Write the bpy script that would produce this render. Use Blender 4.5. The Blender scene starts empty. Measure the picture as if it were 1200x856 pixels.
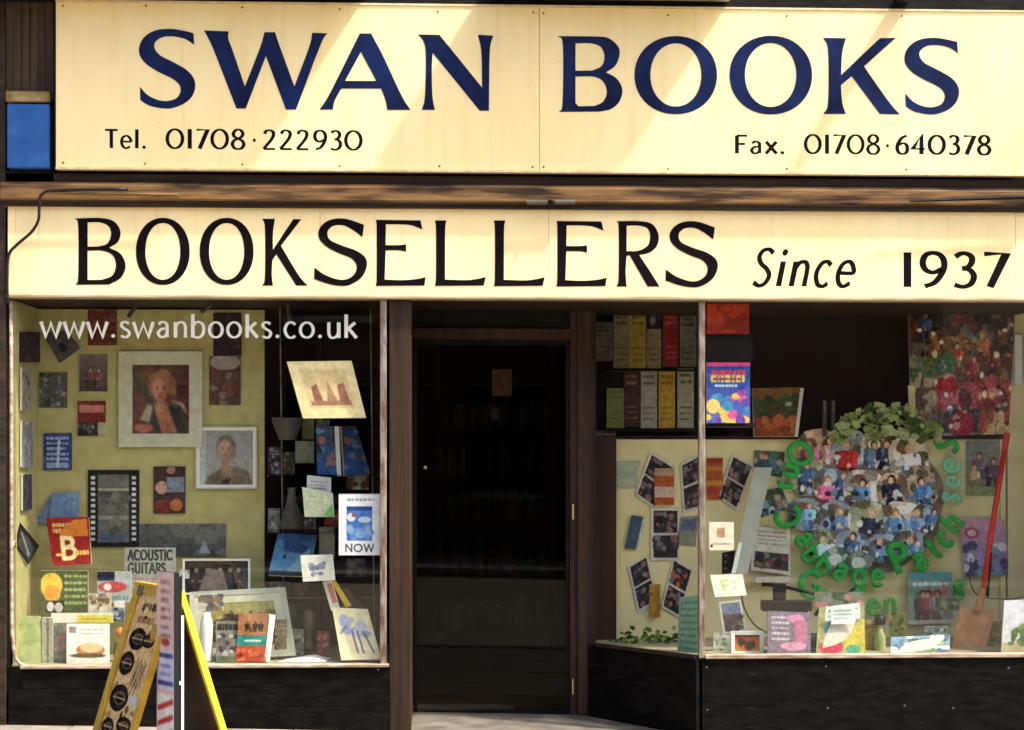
import bpy, math, random
import numpy as np
from mathutils import Vector, Matrix
from mathutils.geometry import tessellate_polygon
R = math.radians
S = bpy.context.scene
COL = S.collection
# ------------------------------------------------------------------ camera
D = 10.0; TH = R(2.5); EYE = 1.63; F = 2050.0
cam_d = bpy.data.cameras.new('camera'); cam = bpy.data.objects.new('camera', cam_d); COL.objects.link(cam)
cam.location = (-D*math.sin(TH), -D*math.cos(TH), EYE)
cam.rotation_euler = (R(90), 0, -TH)
cam_d.sensor_width = 36; cam_d.lens = F/1200*36
cam_d.shift_y = 102/1200
cam_d.clip_end = 500
S.camera = cam
# ------------------------------------------------------------------ sky, sun, exposure
EL, AZ = R(55), R(66)                       # sun to the right of the street, high
tosun = Vector((math.sin(AZ)*math.cos(EL), -math.cos(AZ)*math.cos(EL), math.sin(EL)))
W = bpy.data.worlds.new('World'); S.world = W; W.use_nodes = True
wn = W.node_tree; bg = wn.nodes['Background']
sky = wn.nodes.new('ShaderNodeTexSky'); sky.sky_type = 'NISHITA'; sky.sun_disc = False
sky.air_density = .8; sky.dust_density = 4.0; sky.sun_elevation = EL; sky.sun_rotation = math.atan2(tosun.x, tosun.y)
wn.links.new(sky.outputs[0], bg.inputs[0]); bg.inputs[1].default_value = 0.15
sd = bpy.data.lights.new('sun', 'SUN'); sd.energy = 3.3; sd.angle = R(3.0); sd.color = (1.0, 0.91, 0.78)
sun = bpy.data.objects.new('sun', sd); COL.objects.link(sun)
sun.rotation_euler = tosun.to_track_quat('Z', 'Y').to_euler(); sun.location = (6, -8, 12)
S.view_settings.view_transform = 'Standard'; S.view_settings.look = 'None'
S.view_settings.exposure = 1.45
S.cycles.max_bounces = 8; S.cycles.transparent_max_bounces = 16

# ------------------------------------------------------------------ pixel -> point on a plane y = Y
_v = Vector((math.sin(TH), math.cos(TH), 0)); _r = Vector((math.cos(TH), -math.sin(TH), 0))
def P(px, py, Y=0.0):
    d = _v + _r*((px-600)/F) + Vector((0, 0, (530-py)/F))
    return cam.location + d*((Y-cam.location.y)/d.y)
def ZG(x): return -0.0235*x + 0.0254         # the street slopes gently

# ------------------------------------------------------------------ materials
def lin(c):
    return tuple((v/255/12.92 if v/255 <= .04045 else ((v/255+.055)/1.055)**2.4) for v in c)
def newmat(name):
    m = bpy.data.materials.new(name); m.use_nodes = True
    nt = m.node_tree; return m, nt, nt.nodes['Principled BSDF']
def mat(name, col, rough=.6, metal=0, noise=0, scale=8, stretch=(1,1,1), col2=None, bump=0, coat=0, detail=6, ramp=(.35,.7), bscale=None, spec=.22):
    m, nt, b = newmat(name)
    b.inputs['Roughness'].default_value = rough; b.inputs['Metallic'].default_value = metal
    b.inputs['Coat Weight'].default_value = coat; b.inputs['Coat Roughness'].default_value = .12
    b.inputs['Specular IOR Level'].default_value = spec
    b.inputs['Base Color'].default_value = (*col, 1)
    if noise or bump or col2:
        tc = nt.nodes.new('ShaderNodeTexCoord'); mp = nt.nodes.new('ShaderNodeMapping')
        mp.inputs['Scale'].default_value = stretch
        nt.links.new(tc.outputs['Object'], mp.inputs['Vector'])
        n = nt.nodes.new('ShaderNodeTexNoise'); n.inputs['Scale'].default_value = scale; n.inputs['Detail'].default_value = detail
        nt.links.new(mp.outputs[0], n.inputs['Vector'])
        c2 = col2 or tuple(max(0, v*(1-noise)) for v in col)
        cr = nt.nodes.new('ShaderNodeValToRGB'); cr.color_ramp.elements[0].position = ramp[0]; cr.color_ramp.elements[1].position = ramp[1]
        cr.color_ramp.elements[0].color = (*c2, 1); cr.color_ramp.elements[1].color = (*col, 1)
        nt.links.new(n.outputs[0], cr.inputs[0]); nt.links.new(cr.outputs[0], b.inputs['Base Color'])
        if bump:
            n2 = nt.nodes.new('ShaderNodeTexNoise'); n2.inputs['Scale'].default_value = bscale or scale*2.5
            nt.links.new(mp.outputs[0], n2.inputs['Vector'])
            bp = nt.nodes.new('ShaderNodeBump'); bp.inputs['Strength'].default_value = bump; bp.inputs['Distance'].default_value = .01
            nt.links.new(n2.outputs[0], bp.inputs['Height']); nt.links.new(bp.outputs[0], b.inputs['Normal'])
    return m
M = {}
def cream_mat(name, col, rough):
    m, nt, b = newmat(name)
    b.inputs['Roughness'].default_value = rough; b.inputs['Coat Weight'].default_value = .2; b.inputs['Coat Roughness'].default_value = .25; b.inputs['Specular IOR Level'].default_value = .3
    tc = nt.nodes.new('ShaderNodeTexCoord')
    mp = nt.nodes.new('ShaderNodeMapping'); mp.inputs['Scale'].default_value = (1.1, 1, .35)
    nt.links.new(tc.outputs['Object'], mp.inputs[0])
    n = nt.nodes.new('ShaderNodeTexNoise'); n.inputs['Scale'].default_value = 3.5; n.inputs['Detail'].default_value = 8; n.inputs['Roughness'].default_value = .62
    nt.links.new(mp.outputs[0], n.inputs[0])
    cr = nt.nodes.new('ShaderNodeValToRGB'); e = cr.color_ramp.elements
    e[0].position = .3; e[1].position = .62
    e[0].color = (col[0]*.95, col[1]*.91, col[2]*.82, 1); e[1].color = (*col, 1)
    nt.links.new(n.outputs[0], cr.inputs[0])
    # small specks of dirt
    n2 = nt.nodes.new('ShaderNodeTexNoise'); n2.inputs['Scale'].default_value = 55; n2.inputs['Detail'].default_value = 3
    nt.links.new(tc.outputs['Object'], n2.inputs[0])
    c2 = nt.nodes.new('ShaderNodeValToRGB'); c2.color_ramp.elements[0].position = .22; c2.color_ramp.elements[1].position = .33
    c2.color_ramp.elements[0].color = (.5, .42, .3, 1); c2.color_ramp.elements[1].color = (1, 1, 1, 1)
    nt.links.new(n2.outputs[0], c2.inputs[0])
    mx = nt.nodes.new('ShaderNodeMix'); mx.data_type = 'RGBA'; mx.blend_type = 'MULTIPLY'; mx.inputs[0].default_value = .8
    nt.links.new(cr.outputs[0], mx.inputs[6]); nt.links.new(c2.outputs[0], mx.inputs[7])
    nt.links.new(mx.outputs[2], b.inputs['Base Color'])
    mpd = nt.nodes.new('ShaderNodeMapping'); mpd.inputs['Scale'].default_value = (9, 1, .45); nt.links.new(tc.outputs['Object'], mpd.inputs[0])
    nd = nt.nodes.new('ShaderNodeTexNoise'); nd.inputs['Scale'].default_value = 2.2; nd.inputs['Detail'].default_value = 5; nt.links.new(mpd.outputs[0], nd.inputs[0])
    cd = nt.nodes.new('ShaderNodeValToRGB'); cd.color_ramp.elements[0].position = .30; cd.color_ramp.elements[1].position = .46; cd.color_ramp.elements[0].color = (.80, .72, .58, 1); nt.links.new(nd.outputs[0], cd.inputs[0])
    md = nt.nodes.new('ShaderNodeMix'); md.data_type = 'RGBA'; md.blend_type = 'MULTIPLY'; md.inputs[0].default_value = .28
    nt.links.new(mx.outputs[2], md.inputs[6]); nt.links.new(cd.outputs[0], md.inputs[7]); nt.links.new(md.outputs[2], b.inputs['Base Color'])
    n3 = nt.nodes.new('ShaderNodeTexNoise'); n3.inputs['Scale'].default_value = 1.7
    nt.links.new(tc.outputs['Object'], n3.inputs[0])
    bp = nt.nodes.new('ShaderNodeBump'); bp.inputs['Strength'].default_value = .12; bp.inputs['Distance'].default_value = .03
    nt.links.new(n3.outputs[0], bp.inputs['Height']); nt.links.new(bp.outputs[0], b.inputs['Normal'])
    return m
M['cream'] = cream_mat('cream sign enamel', (.91, .765, .40), .38)
M['cream2'] = cream_mat('cream fascia paint', (.91, .77, .42), .45)
M['cream_edge'] = mat('cream edge', (.80, .64, .36), .7, noise=.3, scale=20)
M['navy'] = mat('navy lettering', (.006, .017, .085), .35, col2=(.003, .006, .028), scale=4, spec=.15)
M['black_letter'] = mat('black lettering', (.006, .0035, .006), .55, noise=.4, scale=30, spec=.06)
M['white_letter'] = mat('white window lettering', (.62, .62, .54), .6)
M['green_letter'] = mat('green craft foam', (.045, .50, .09), .75, noise=.3, scale=20)
M['mint_letter'] = mat('mint craft foam', (.28, .72, .42), .75, noise=.3, scale=20)
def wood(name, a, b, axis, rough=.55, bump=.3, ramp=(.3,.72), scale=4):
    st = {'x': (.35, 6, 6), 'z': (6, 6, .35), 'y': (6, .35, 6)}[axis]
    return mat(name, a, rough, col2=b, scale=scale, stretch=st, bump=bump, ramp=ramp)
M['rail'] = mat('weathered oak rail', (.22, .12, .045), .6, col2=(.028, .014, .006), scale=1.7, stretch=(1.3, 4, 14), bump=.35, ramp=(.38, .60))
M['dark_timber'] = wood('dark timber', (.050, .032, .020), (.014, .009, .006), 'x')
M['boards'] = wood('old boards', (.075, .045, .022), (.018, .011, .007), 'z')
M['post'] = wood('brown door post', (.052, .029, .016), (.018, .010, .006), 'z', .5)
M['jamb'] = wood('reddish door jamb', (.060, .024, .016), (.022, .010, .008), 'z', .5)
M['black_paint'] = mat('black riser paint', (.010, .009, .008), .5, col2=(.004, .0035, .003), scale=7, stretch=(1, 1, 3), bump=.25, spec=.12)
def scuffed():
    m = mat('scuffed black riser paint', (.010, .009, .008), .5, col2=(.004, .0035, .003), scale=7, stretch=(1, 1, 3), bump=.25, spec=.04)
    nt = m.node_tree; b = nt.nodes['Principled BSDF']; src = b.inputs['Base Color'].links[0].from_socket
    tc = nt.nodes['Texture Coordinate']; mp = nt.nodes.new('ShaderNodeMapping'); mp.inputs['Scale'].default_value = (1.2, 1, 7); nt.links.new(tc.outputs['Object'], mp.inputs[0])
    n = nt.nodes.new('ShaderNodeTexNoise'); n.inputs['Scale'].default_value = 5; n.inputs['Detail'].default_value = 9; n.inputs['Roughness'].default_value = .7
    nt.links.new(mp.outputs[0], n.inputs[0]); cr = nt.nodes.new('ShaderNodeValToRGB'); cr.color_ramp.elements[0].position = .58; cr.color_ramp.elements[1].position = .78
    nt.links.new(n.outputs[0], cr.inputs[0]); mx = nt.nodes.new('ShaderNodeMix'); mx.data_type = 'RGBA'
    nt.links.new(cr.outputs[0], mx.inputs[0]); nt.links.new(src, mx.inputs[6]); mx.inputs[7].default_value = (.035, .032, .026, 1)
    nt.links.new(mx.outputs[2], b.inputs['Base Color']); return m
M['riser'] = scuffed()
M['lip'] = mat('beige painted moulding', (.52, .42, .27), .5, col2=(.30, .22, .13), scale=6, stretch=(.6, 3, 6))
M['steel'] = mat('worn steel bar', (.55, .50, .43), .38, .75, col2=(.20, .13, .09), scale=14, stretch=(3, 3, .7), bump=.2)
M['sillmat'] = mat('worn sill', (.50, .42, .32), .45, col2=(.22, .15, .10), scale=12, stretch=(.7, 3, 3))
M['blue'] = mat('blue paint', (.035, .13, .40), .45, col2=(.02, .085, .29), scale=9, bump=.15)
M['ledge'] = mat('yellowed ledge', (.42, .30, .12), .6, noise=.6, scale=14)
M['board_l'] = mat('olive hessian', (.52, .48, .20), .9, col2=(.42, .38, .16), scale=11, bump=.35, bscale=160)
M['board_r'] = mat('straw felt board', (.80, .71, .38), .9, col2=(.70, .62, .32), scale=6, bump=.25, bscale=120)
M['bed'] = mat('display floor cloth', (.40, .36, .22), .85, noise=.3, scale=9)
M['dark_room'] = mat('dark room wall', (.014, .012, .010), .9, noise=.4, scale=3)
M['shop_floor'] = wood('shop floor', (.16, .095, .045), (.08, .045, .02), 'x', .5)
M['shelf_wood'] = wood('shelf wood', (.05, .036, .024), (.02, .015, .01), 'x')
M['black'] = mat('black plastic', (.010, .010, .011), .4)
M['rubber'] = mat('black cable', (.012, .010, .010), .45)
M['metal'] = mat('tarnished brass', (.20, .17, .09), .45, .6, noise=.5, scale=40)
M['screw'] = mat('screw head', (.14, .13, .11), .4, .7)
M['brass'] = mat('polished brass', (.75, .55, .25), .3, .9)
M['white'] = mat('white card', (.80, .80, .76), .6)
M['offwhite'] = mat('pages', (.70, .66, .54), .7, noise=.2, scale=40)
M['yellow'] = mat('yellow board edge', (.80, .60, .03), .45, noise=.25, scale=12)
M['amber'] = mat('amber frame', (.62, .36, .03), .45, noise=.35, scale=12)
M['brown_back'] = wood('hardboard back', (.085, .040, .026), (.055, .025, .016), 'z')
M['red'] = mat('red paint', (.66, .03, .018), .4, noise=.35, scale=18)
M['rust'] = mat('rusty blade', (.60, .31, .15), .6, col2=(.36, .17, .08), scale=9, bump=.3)
M['leaf'] = mat('cabbage leaf', (.30, .36, .10), .6, col2=(.14, .22, .05), scale=12)
M['leaf2'] = mat('pale leaf', (.50, .55, .26), .6, col2=(.25, .32, .10), scale=12)
M['leaf3'] = mat('dark leaf', (.06, .13, .03), .6, noise=.4, scale=12)
M['frame_w'] = mat('cream picture frame', (.62, .62, .44), .45, noise=.2, scale=20)
M['frame_g'] = mat('grey green mount', (.50, .53, .42), .6, noise=.15, scale=12)
M['clay'] = mat('grey ceramic', (.11, .105, .09), .4, noise=.4, scale=10)
M['pave'] = mat('paving', (.38, .34, .27), .85, col2=(.28, .25, .20), scale=7, bump=.4)
M['pave_joint'] = mat('paving bed', (.24, .22, .18), .9, noise=.3)
M['asphalt'] = mat('asphalt', (.055, .053, .05), .9, noise=.4, scale=14, bump=.5)
M['kerb'] = mat('kerb stone', (.30, .29, .27), .85, noise=.3, scale=6)
M['step'] = mat('worn step', (.17, .15, .12), .85, col2=(.08, .07, .06), scale=6, bump=.4)
M['slab'] = mat('grey paving slab', (.26, .235, .19), .85, col2=(.15, .135, .11), scale=5, bump=.4)
M['stone'] = mat('stone slab', (.42, .38, .30), .8, noise=.35, scale=6, bump=.3)
M['street'] = mat('pale bounce street', (.40, .34, .25), .85, noise=.25, scale=5, bump=.4)  # unseen road surface kept pale to bounce sunlight up at the shop
M['opp'] = mat('opposite render', (.55, .50, .40), .85, noise=.35, scale=1.2)
M['opp2'] = mat('opposite brick', (.20, .10, .07), .85, noise=.4, scale=2)
M['roof'] = mat('roof tiles', (.10, .06, .05), .8, noise=.4, scale=6)
def brick_mat():
    m, nt, b = newmat('brick wall')
    tc = nt.nodes.new('ShaderNodeTexCoord'); mp = nt.nodes.new('ShaderNodeMapping'); mp.inputs['Rotation'].default_value = (R(90), 0, 0)
    br = nt.nodes.new('ShaderNodeTexBrick'); br.inputs['Scale'].default_value = 4.4
    br.inputs['Color1'].default_value = (.22, .09, .055, 1); br.inputs['Color2'].default_value = (.30, .14, .08, 1); br.inputs['Mortar'].default_value = (.30, .27, .22, 1)
    nt.links.new(tc.outputs['Object'], mp.inputs[0]); nt.links.new(mp.outputs[0], br.inputs['Vector']); nt.links.new(br.outputs[0], b.inputs['Base Color'])
    b.inputs['Roughness'].default_value = .85; return m
M['brick'] = brick_mat()
def glass_mat(name, tint=(.97, .98, .97), ior=1.36, rough=0.0):
    m, nt, b = newmat(name); nt.nodes.remove(b)
    out = nt.nodes['Material Output']
    fr = nt.nodes.new('ShaderNodeFresnel')
    ge = nt.nodes.new('ShaderNodeNewGeometry'); mr = nt.nodes.new('ShaderNodeMapRange')   # same reflectance from both sides of the pane
    mr.inputs['To Min'].default_value = ior; mr.inputs['To Max'].default_value = 1/ior
    nt.links.new(ge.outputs['Backfacing'], mr.inputs['Value']); nt.links.new(mr.outputs[0], fr.inputs[0])
    tr = nt.nodes.new('ShaderNodeBsdfTransparent'); tr.inputs[0].default_value = (*tint, 1)
    gl = nt.nodes.new('ShaderNodeBsdfAnisotropic'); gl.inputs['Roughness'].default_value = rough
    mx = nt.nodes.new('ShaderNodeMixShader')
    nt.links.new(fr.outputs[0], mx.inputs[0])
    nt.links.new(tr.outputs[0], mx.inputs[1]); nt.links.new(gl.outputs[0], mx.inputs[2]); nt.links.new(mx.outputs[0], out.inputs[0])
    return m
M['glass'] = glass_mat('window glass')
M['shelfglass'] = glass_mat('shelf glass', (.78, .86, .82), 1.6)
M['darkglass'] = glass_mat('darkened door glass', (.74, .72, .69), 1.2)  # tint put in to darken the doorway, low index to dull its reflections
def print_mat(name, rough, coat):
    m, nt, b = newmat(name)
    at = nt.nodes.new('ShaderNodeVertexColor'); at.layer_name = 'ink'
    nt.links.new(at.outputs[0], b.inputs['Base Color']); b.inputs['Roughness'].default_value = rough; b.inputs['Specular IOR Level'].default_value = coat
    return m
M['print'] = print_mat('printed card', .5, .22)
M['matt_print'] = print_mat('printed paper', .75, 0)

# ------------------------------------------------------------------ mesh helpers
class MB:
    def __init__(s): s.v = []; s.f = []; s.m = []
    def face(s, pts, mi=0):
        i = len(s.v); s.v += [tuple(p) for p in pts]; s.f.append(tuple(range(i, i+len(pts)))); s.m.append(mi); return s
    def mesh(s, vs, fs, mi=0):
        i = len(s.v); s.v += [tuple(p) for p in vs]; s.f += [tuple(i+k for k in f) for f in fs]; s.m += [mi]*len(fs); return s
    def box(s, x0, x1, y0, y1, z0, z1, bev=0.0):
        if bev > 0:
            b = min(bev, (x1-x0)*.45, (y1-y0)*.45, (z1-z0)*.45)
            # chamfer the eight vertical-and-horizontal edges: 24-vertex chamfered box
            vs = []; idx = {}
            for ix, X in enumerate((x0, x1)):
                for iy, Y in enumerate((y0, y1)):
                    for iz, Z in enumerate((z0, z1)):
                        sx = 1 if ix == 0 else -1; sy = 1 if iy == 0 else -1; sz = 1 if iz == 0 else -1
                        idx[ix, iy, iz, 'x'] = len(vs); vs.append((X, Y+sy*b, Z+sz*b))
                        idx[ix, iy, iz, 'y'] = len(vs); vs.append((X+sx*b, Y, Z+sz*b))
                        idx[ix, iy, iz, 'z'] = len(vs); vs.append((X+sx*b, Y+sy*b, Z))
            g = lambda a, b_, c, k: idx[a, b_, c, k]
            fs = []
            for a in (0, 1):
                q = [g(a,0,0,'x'), g(a,1,0,'x'), g(a,1,1,'x'), g(a,0,1,'x')]; fs.append(q if a else q[::-1])
                q = [g(0,a,0,'y'), g(1,a,0,'y'), g(1,a,1,'y'), g(0,a,1,'y')]; fs.append(q[::-1] if a else q)
                q = [g(0,0,a,'z'), g(1,0,a,'z'), g(1,1,a,'z'), g(0,1,a,'z')]; fs.append(q if a else q[::-1])
            for a in (0, 1):
                for c in (0, 1):
                    fs.append([g(a,c,0,'x'), g(a,c,1,'x'), g(a,c,1,'y'), g(a,c,0,'y')])
                    fs.append([g(a,0,c,'x'), g(a,1,c,'x'), g(a,1,c,'z'), g(a,0,c,'z')])
                    fs.append([g(0,a,c,'y'), g(1,a,c,'y'), g(1,a,c,'z'), g(0,a,c,'z')])
            for k in [(a, b_, c) for a in (0,1) for b_ in (0,1) for c in (0,1)]:
                fs.append([g(*k,'x'), g(*k,'y'), g(*k,'z')])
            return s.mesh(vs, fs)
        vs = [(x, y, z) for x in (x0, x1) for y in (y0, y1) for z in (z0, z1)]
        return s.mesh(vs, [(0,1,3,2), (4,6,7,5), (0,4,5,1), (2,3,7,6), (0,2,6,4), (1,5,7,3)])
    def hexa(s, a, b):          # a, b: two quads (4 points each), joined
        return s.mesh(list(a)+list(b), [(0,1,2,3), (7,6,5,4), (0,4,5,1), (1,5,6,2), (2,6,7,3), (3,7,4,0)])
    def tube(s, pts, r, n=8, caps=True):
        pts = [Vector(p) for p in pts]; rs = r if isinstance(r, (list, tuple)) else [r]*len(pts)
        rings = []; base = len(s.v)
        for i, p in enumerate(pts):
            t = (pts[min(i+1, len(pts)-1)]-pts[max(i-1, 0)]).normalized()
            u = t.cross(Vector((0, 1, 0)))
            if u.length < .1: u = t.cross(Vector((1, 0, 0)))
            u.normalize(); w = t.cross(u)
            for k in range(n):
                a = 2*math.pi*k/n; s.v.append(tuple(p+(u*math.cos(a)+w*math.sin(a))*rs[i]))
        for i in range(len(pts)-1):
            for k in range(n):
                a = base+i*n+k; b = base+i*n+(k+1) % n
                s.f.append((a, b, b+n, a+n)); s.m.append(0)
        if caps:
            s.f.append(tuple(base+k for k in range(n))[::-1]); s.m.append(0)
            s.f.append(tuple(base+(len(pts)-1)*n+k for k in range(n))); s.m.append(0)
        return s
    def lathe(s, prof, c, n=16):
        base = len(s.v)
        for (r, z) in prof:
            for k in range(n):
                a = 2*math.pi*k/n; s.v.append((c[0]+r*math.cos(a), c[1]+r*math.sin(a), c[2]+z))
        for i in range(len(prof)-1):
            for k in range(n):
                a = base+i*n+k; b = base+i*n+(k+1) % n
                s.f.append((a, b, b+n, a+n)); s.m.append(0)
        s.f.append(tuple(base+k for k in range(n))[::-1]); s.m.append(0)
        s.f.append(tuple(base+(len(prof)-1)*n+k for k in range(n))); s.m.append(0)
        return s
    def build(s, name, m, parent=None, origin=None, smooth=False):
        o0 = Vector(origin) if origin is not None else Vector((0, 0, 0))
        if parent is not None and origin is None: o0 = Vector((0, 0, 0))
        me = bpy.data.meshes.new(name)
        base = parent_world(parent) if parent is not None else Vector((0, 0, 0))
        off = o0 if origin is not None else base
        me.from_pydata([tuple(Vector(p)-off) for p in s.v], [], s.f)
        for mm in (m if isinstance(m, (list, tuple)) else [m]): me.materials.append(mm)
        me.polygons.foreach_set('material_index', s.m)
        if smooth: me.polygons.foreach_set('use_smooth', [True]*len(me.polygons))
        me.update()
        o = bpy.data.objects.new(name, me); COL.objects.link(o)
        if parent is not None: o.parent = parent; o.location = off-base
        else: o.location = off
        return o
def parent_world(o):
    p = Vector((0, 0, 0))
    while o is not None: p += o.location; o = o.parent
    return p
def tag(o, label=None, cat=None, group=None, kind=None):
    if label: o['label'] = label
    if cat: o['category'] = cat
    if group: o['group'] = group
    if kind: o['kind'] = kind
    return o
def thing(name, label, cat, loc, group=None):
    o = bpy.data.objects.new(name, None); COL.objects.link(o); o.location = loc; o.empty_display_size = .1
    return tag(o, label, cat, group)

# ------------------------------------------------------------------ skeleton alphabet (cap height 1, x height .66)
def E(cx, cy, rx, ry): return ('o', cx, cy, rx, ry)
def L(*p): return ('l', p)
def C(*p): return ('c', p)
XH = .66
G = {
 '0': (.82, [E(.40, .5, .36, .48)]),
 '1': (.30, [L((.15,1.0),(.15,.0))]),
 '2': (.66, [C((.08,.80),(.16,.94),(.32,.985),(.48,.90),(.50,.72),(.40,.50),(.22,.26),(.04,.03)), L((.04,.025),(.58,.025))]),
 '3': (.60, [C((.08,.88),(.24,.98),(.42,.93),(.48,.78),(.40,.60),(.24,.54)), C((.24,.54),(.42,.50),(.52,.32),(.45,.10),(.26,.01),(.06,.07))]),
 '4': (.68, [L((.46,.0),(.46,.98),(.03,.28),(.62,.28))]),
 '6': (.66, [C((.52,.97),(.28,.84),(.10,.55),(.06,.30),(.14,.08),(.32,.01),(.50,.08),(.56,.29),(.50,.50),(.32,.57),(.12,.48))]),
 '7': (.60, [L((.04,.965),(.56,.965),(.18,.0))]),
 '8': (.64, [C((.32,.53),(.14,.64),(.10,.80),(.20,.95),(.32,.99),(.45,.95),(.54,.80),(.49,.64),(.32,.53),(.12,.42),(.05,.24),(.15,.05),(.32,.0),(.49,.05),(.59,.24),(.51,.42),(.32,.53))]),
 '9': (.66, [C((.14,.02),(.38,.14),(.56,.44),(.60,.70),(.52,.91),(.34,.99),(.16,.92),(.09,.70),(.16,.50),(.34,.42),(.54,.52))]),
 '.': (.26, [('d', .10, .06, .07)]), '·': (.30, [('d', .15, .45, .06)]), ' ': (.42, []),
 'T': (.66, [L((.0,.97),(.64,.97)), L((.32,.97),(.32,0))]),
 'F': (.58, [L((.10,0),(.10,.98)), L((.10,.97),(.56,.97)), L((.10,.52),(.46,.52))]),
 'N': (.84, [L((.10,0),(.10,.98),(.72,.02),(.72,1))]),
 'O': (1.0, [E(.48, .5, .43, .48)]),
 'W': (1.1, [L((.02,1),(.28,0),(.54,.95),(.80,0),(1.06,1))]),
 'A': (.80, [L((.0,0),(.38,1),(.76,0)), L((.15,.35),(.61,.35))]),
 'C': (.78, [C((.72,.84),(.52,.97),(.30,.95),(.10,.76),(.05,.48),(.14,.18),(.36,.02),(.56,.03),(.72,.14))]),
 'U': (.80, [C((.10,1),(.10,.35),(.20,.06),(.38,.0),(.56,.06),(.66,.35),(.66,1))]),
 'S': (.58, [C((.50,.88),(.34,.98),(.16,.94),(.08,.78),(.18,.60),(.38,.46),(.50,.28),(.42,.08),(.24,.01),(.05,.10))]),
 'I': (.26, [L((.12,0),(.12,1))]),
 'G': (.86, [C((.74,.84),(.54,.97),(.32,.95),(.11,.76),(.05,.48),(.14,.18),(.36,.02),(.56,.03),(.74,.14)), L((.74,.12),(.74,.45),(.50,.45))]),
 'R': (.68, [L((.10,0),(.10,1)), C((.10,.97),(.36,.97),(.54,.88),(.54,.64),(.38,.52),(.10,.50)), L((.32,.50),(.62,0))]),
 'B': (.70, [L((.10,0),(.10,1)), C((.10,.97),(.36,.97),(.52,.88),(.50,.64),(.34,.53),(.10,.53)), C((.10,.53),(.40,.53),(.60,.40),(.60,.16),(.42,.02),(.10,.02))]),
 'P': (.62, [L((.10,0),(.10,1)), C((.10,.97),(.36,.97),(.54,.88),(.54,.62),(.38,.48),(.10,.47))]),
 'a': (.56, [C((.08,.56),(.22,.66),(.38,.60),(.42,.46),(.42,.02)), C((.42,.38),(.20,.36),(.06,.20),(.14,.03),(.30,.03),(.42,.16))]),
 'b': (.62, [L((.10,0),(.10,1.0)), C((.10,.46),(.20,.62),(.34,.66),(.50,.56),(.54,.33),(.48,.10),(.32,.0),(.16,.03),(.10,.10))]),
 'c': (.52, [C((.46,.56),(.32,.66),(.16,.61),(.06,.42),(.06,.24),(.16,.05),(.32,.0),(.46,.08))]),
 'e': (.58, [C((.08,.36),(.50,.36),(.48,.52),(.38,.64),(.26,.66),(.12,.57),(.05,.34),(.12,.10),(.28,.0),(.48,.09))]),
 'g': (.60, [E(.28,.34,.22,.31), C((.50,.64),(.50,.0),(.44,-.22),(.26,-.29),(.08,-.22))]),
 'h': (.60, [L((.10,0),(.10,1.0)), C((.10,.44),(.22,.62),(.38,.65),(.48,.54),(.50,.36),(.50,0))]),
 'i': (.26, [L((.12,0),(.12,.66)), ('d', .12, .90, .07)]),
 'k': (.56, [L((.10,0),(.10,1.0)), L((.46,.65),(.12,.34)), L((.20,.40),(.52,0))]),
 'l': (.26, [L((.12,0),(.12,1.02))]),
 'n': (.60, [L((.10,0),(.10,.66)), C((.10,.44),(.22,.62),(.38,.65),(.48,.54),(.50,.36),(.50,0))]),
 'o': (.64, [E(.31,.33,.26,.32)]),
 'r': (.40, [L((.10,0),(.10,.66)), C((.10,.40),(.20,.58),(.30,.65),(.38,.64))]),
 's': (.46, [C((.38,.58),(.24,.66),(.10,.61),(.08,.48),(.20,.37),(.36,.26),(.38,.12),(.26,.0),(.06,.06))]),
 't': (.38, [L((.16,.90),(.16,.14),(.24,.01),(.34,.02)), L((.02,.62),(.34,.62))]),
 'u': (.60, [C((.10,.66),(.10,.22),(.16,.04),(.28,.0),(.42,.08),(.50,.24)), L((.50,.66),(.50,0))]),
 'w': (.84, [L((.0,.66),(.20,.02),(.40,.60),(.60,.02),(.80,.66))]),
 'x': (.54, [L((.03,.66),(.50,0)), L((.49,.66),(.02,0))]),
}
def catmull(pts, closed=False, k=7):
    n = len(pts); out = []
    if n < 3 and not closed: return [tuple(p) for p in pts]
    rng = range(n if closed else n-1)
    for i in rng:
        p1 = pts[i]; p2 = pts[(i+1) % n]
        p0 = pts[i-1] if (closed or i > 0) else tuple(2*a-b for a, b in zip(p1, p2))
        p3 = pts[(i+2) % n] if (closed or i+2 < n) else tuple(2*b-a for a, b in zip(p1, p2))
        for j in range(k):
            t = j/k; t2 = t*t; t3 = t2*t
            out.append(tuple(.5*((2*b)+(-a+c)*t+(2*a-5*b+4*c-d)*t2+(-a+3*b-3*c+d)*t3) for a, b, c, d in zip(p0, p1, p2, p3)))
    if not closed: out.append(tuple(pts[-1]))
    return out
def stroke_lines(st, k=6):
    t = st[0]
    if t == 'l': return [list(st[1])]
    if t == 'c': return [catmull(list(st[1]), k=k)]
    if t == 'o':
        _, cx, cy, rx, ry = st
        return [[(cx+rx*math.cos(a), cy+ry*math.sin(a)) for a in [2*math.pi*i/(k*5) for i in range(k*5+1)]]]
    if t == 'd':
        _, cx, cy, r = st
        return [[(cx-r*.5, cy), (cx+r*.5, cy)]]
def layout(txt, gap=.12):
    x = 0; out = []
    for ch in txt:
        adv, st = G[ch]; out.append((x, ch)); x += adv+gap
    return out, x-gap
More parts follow.
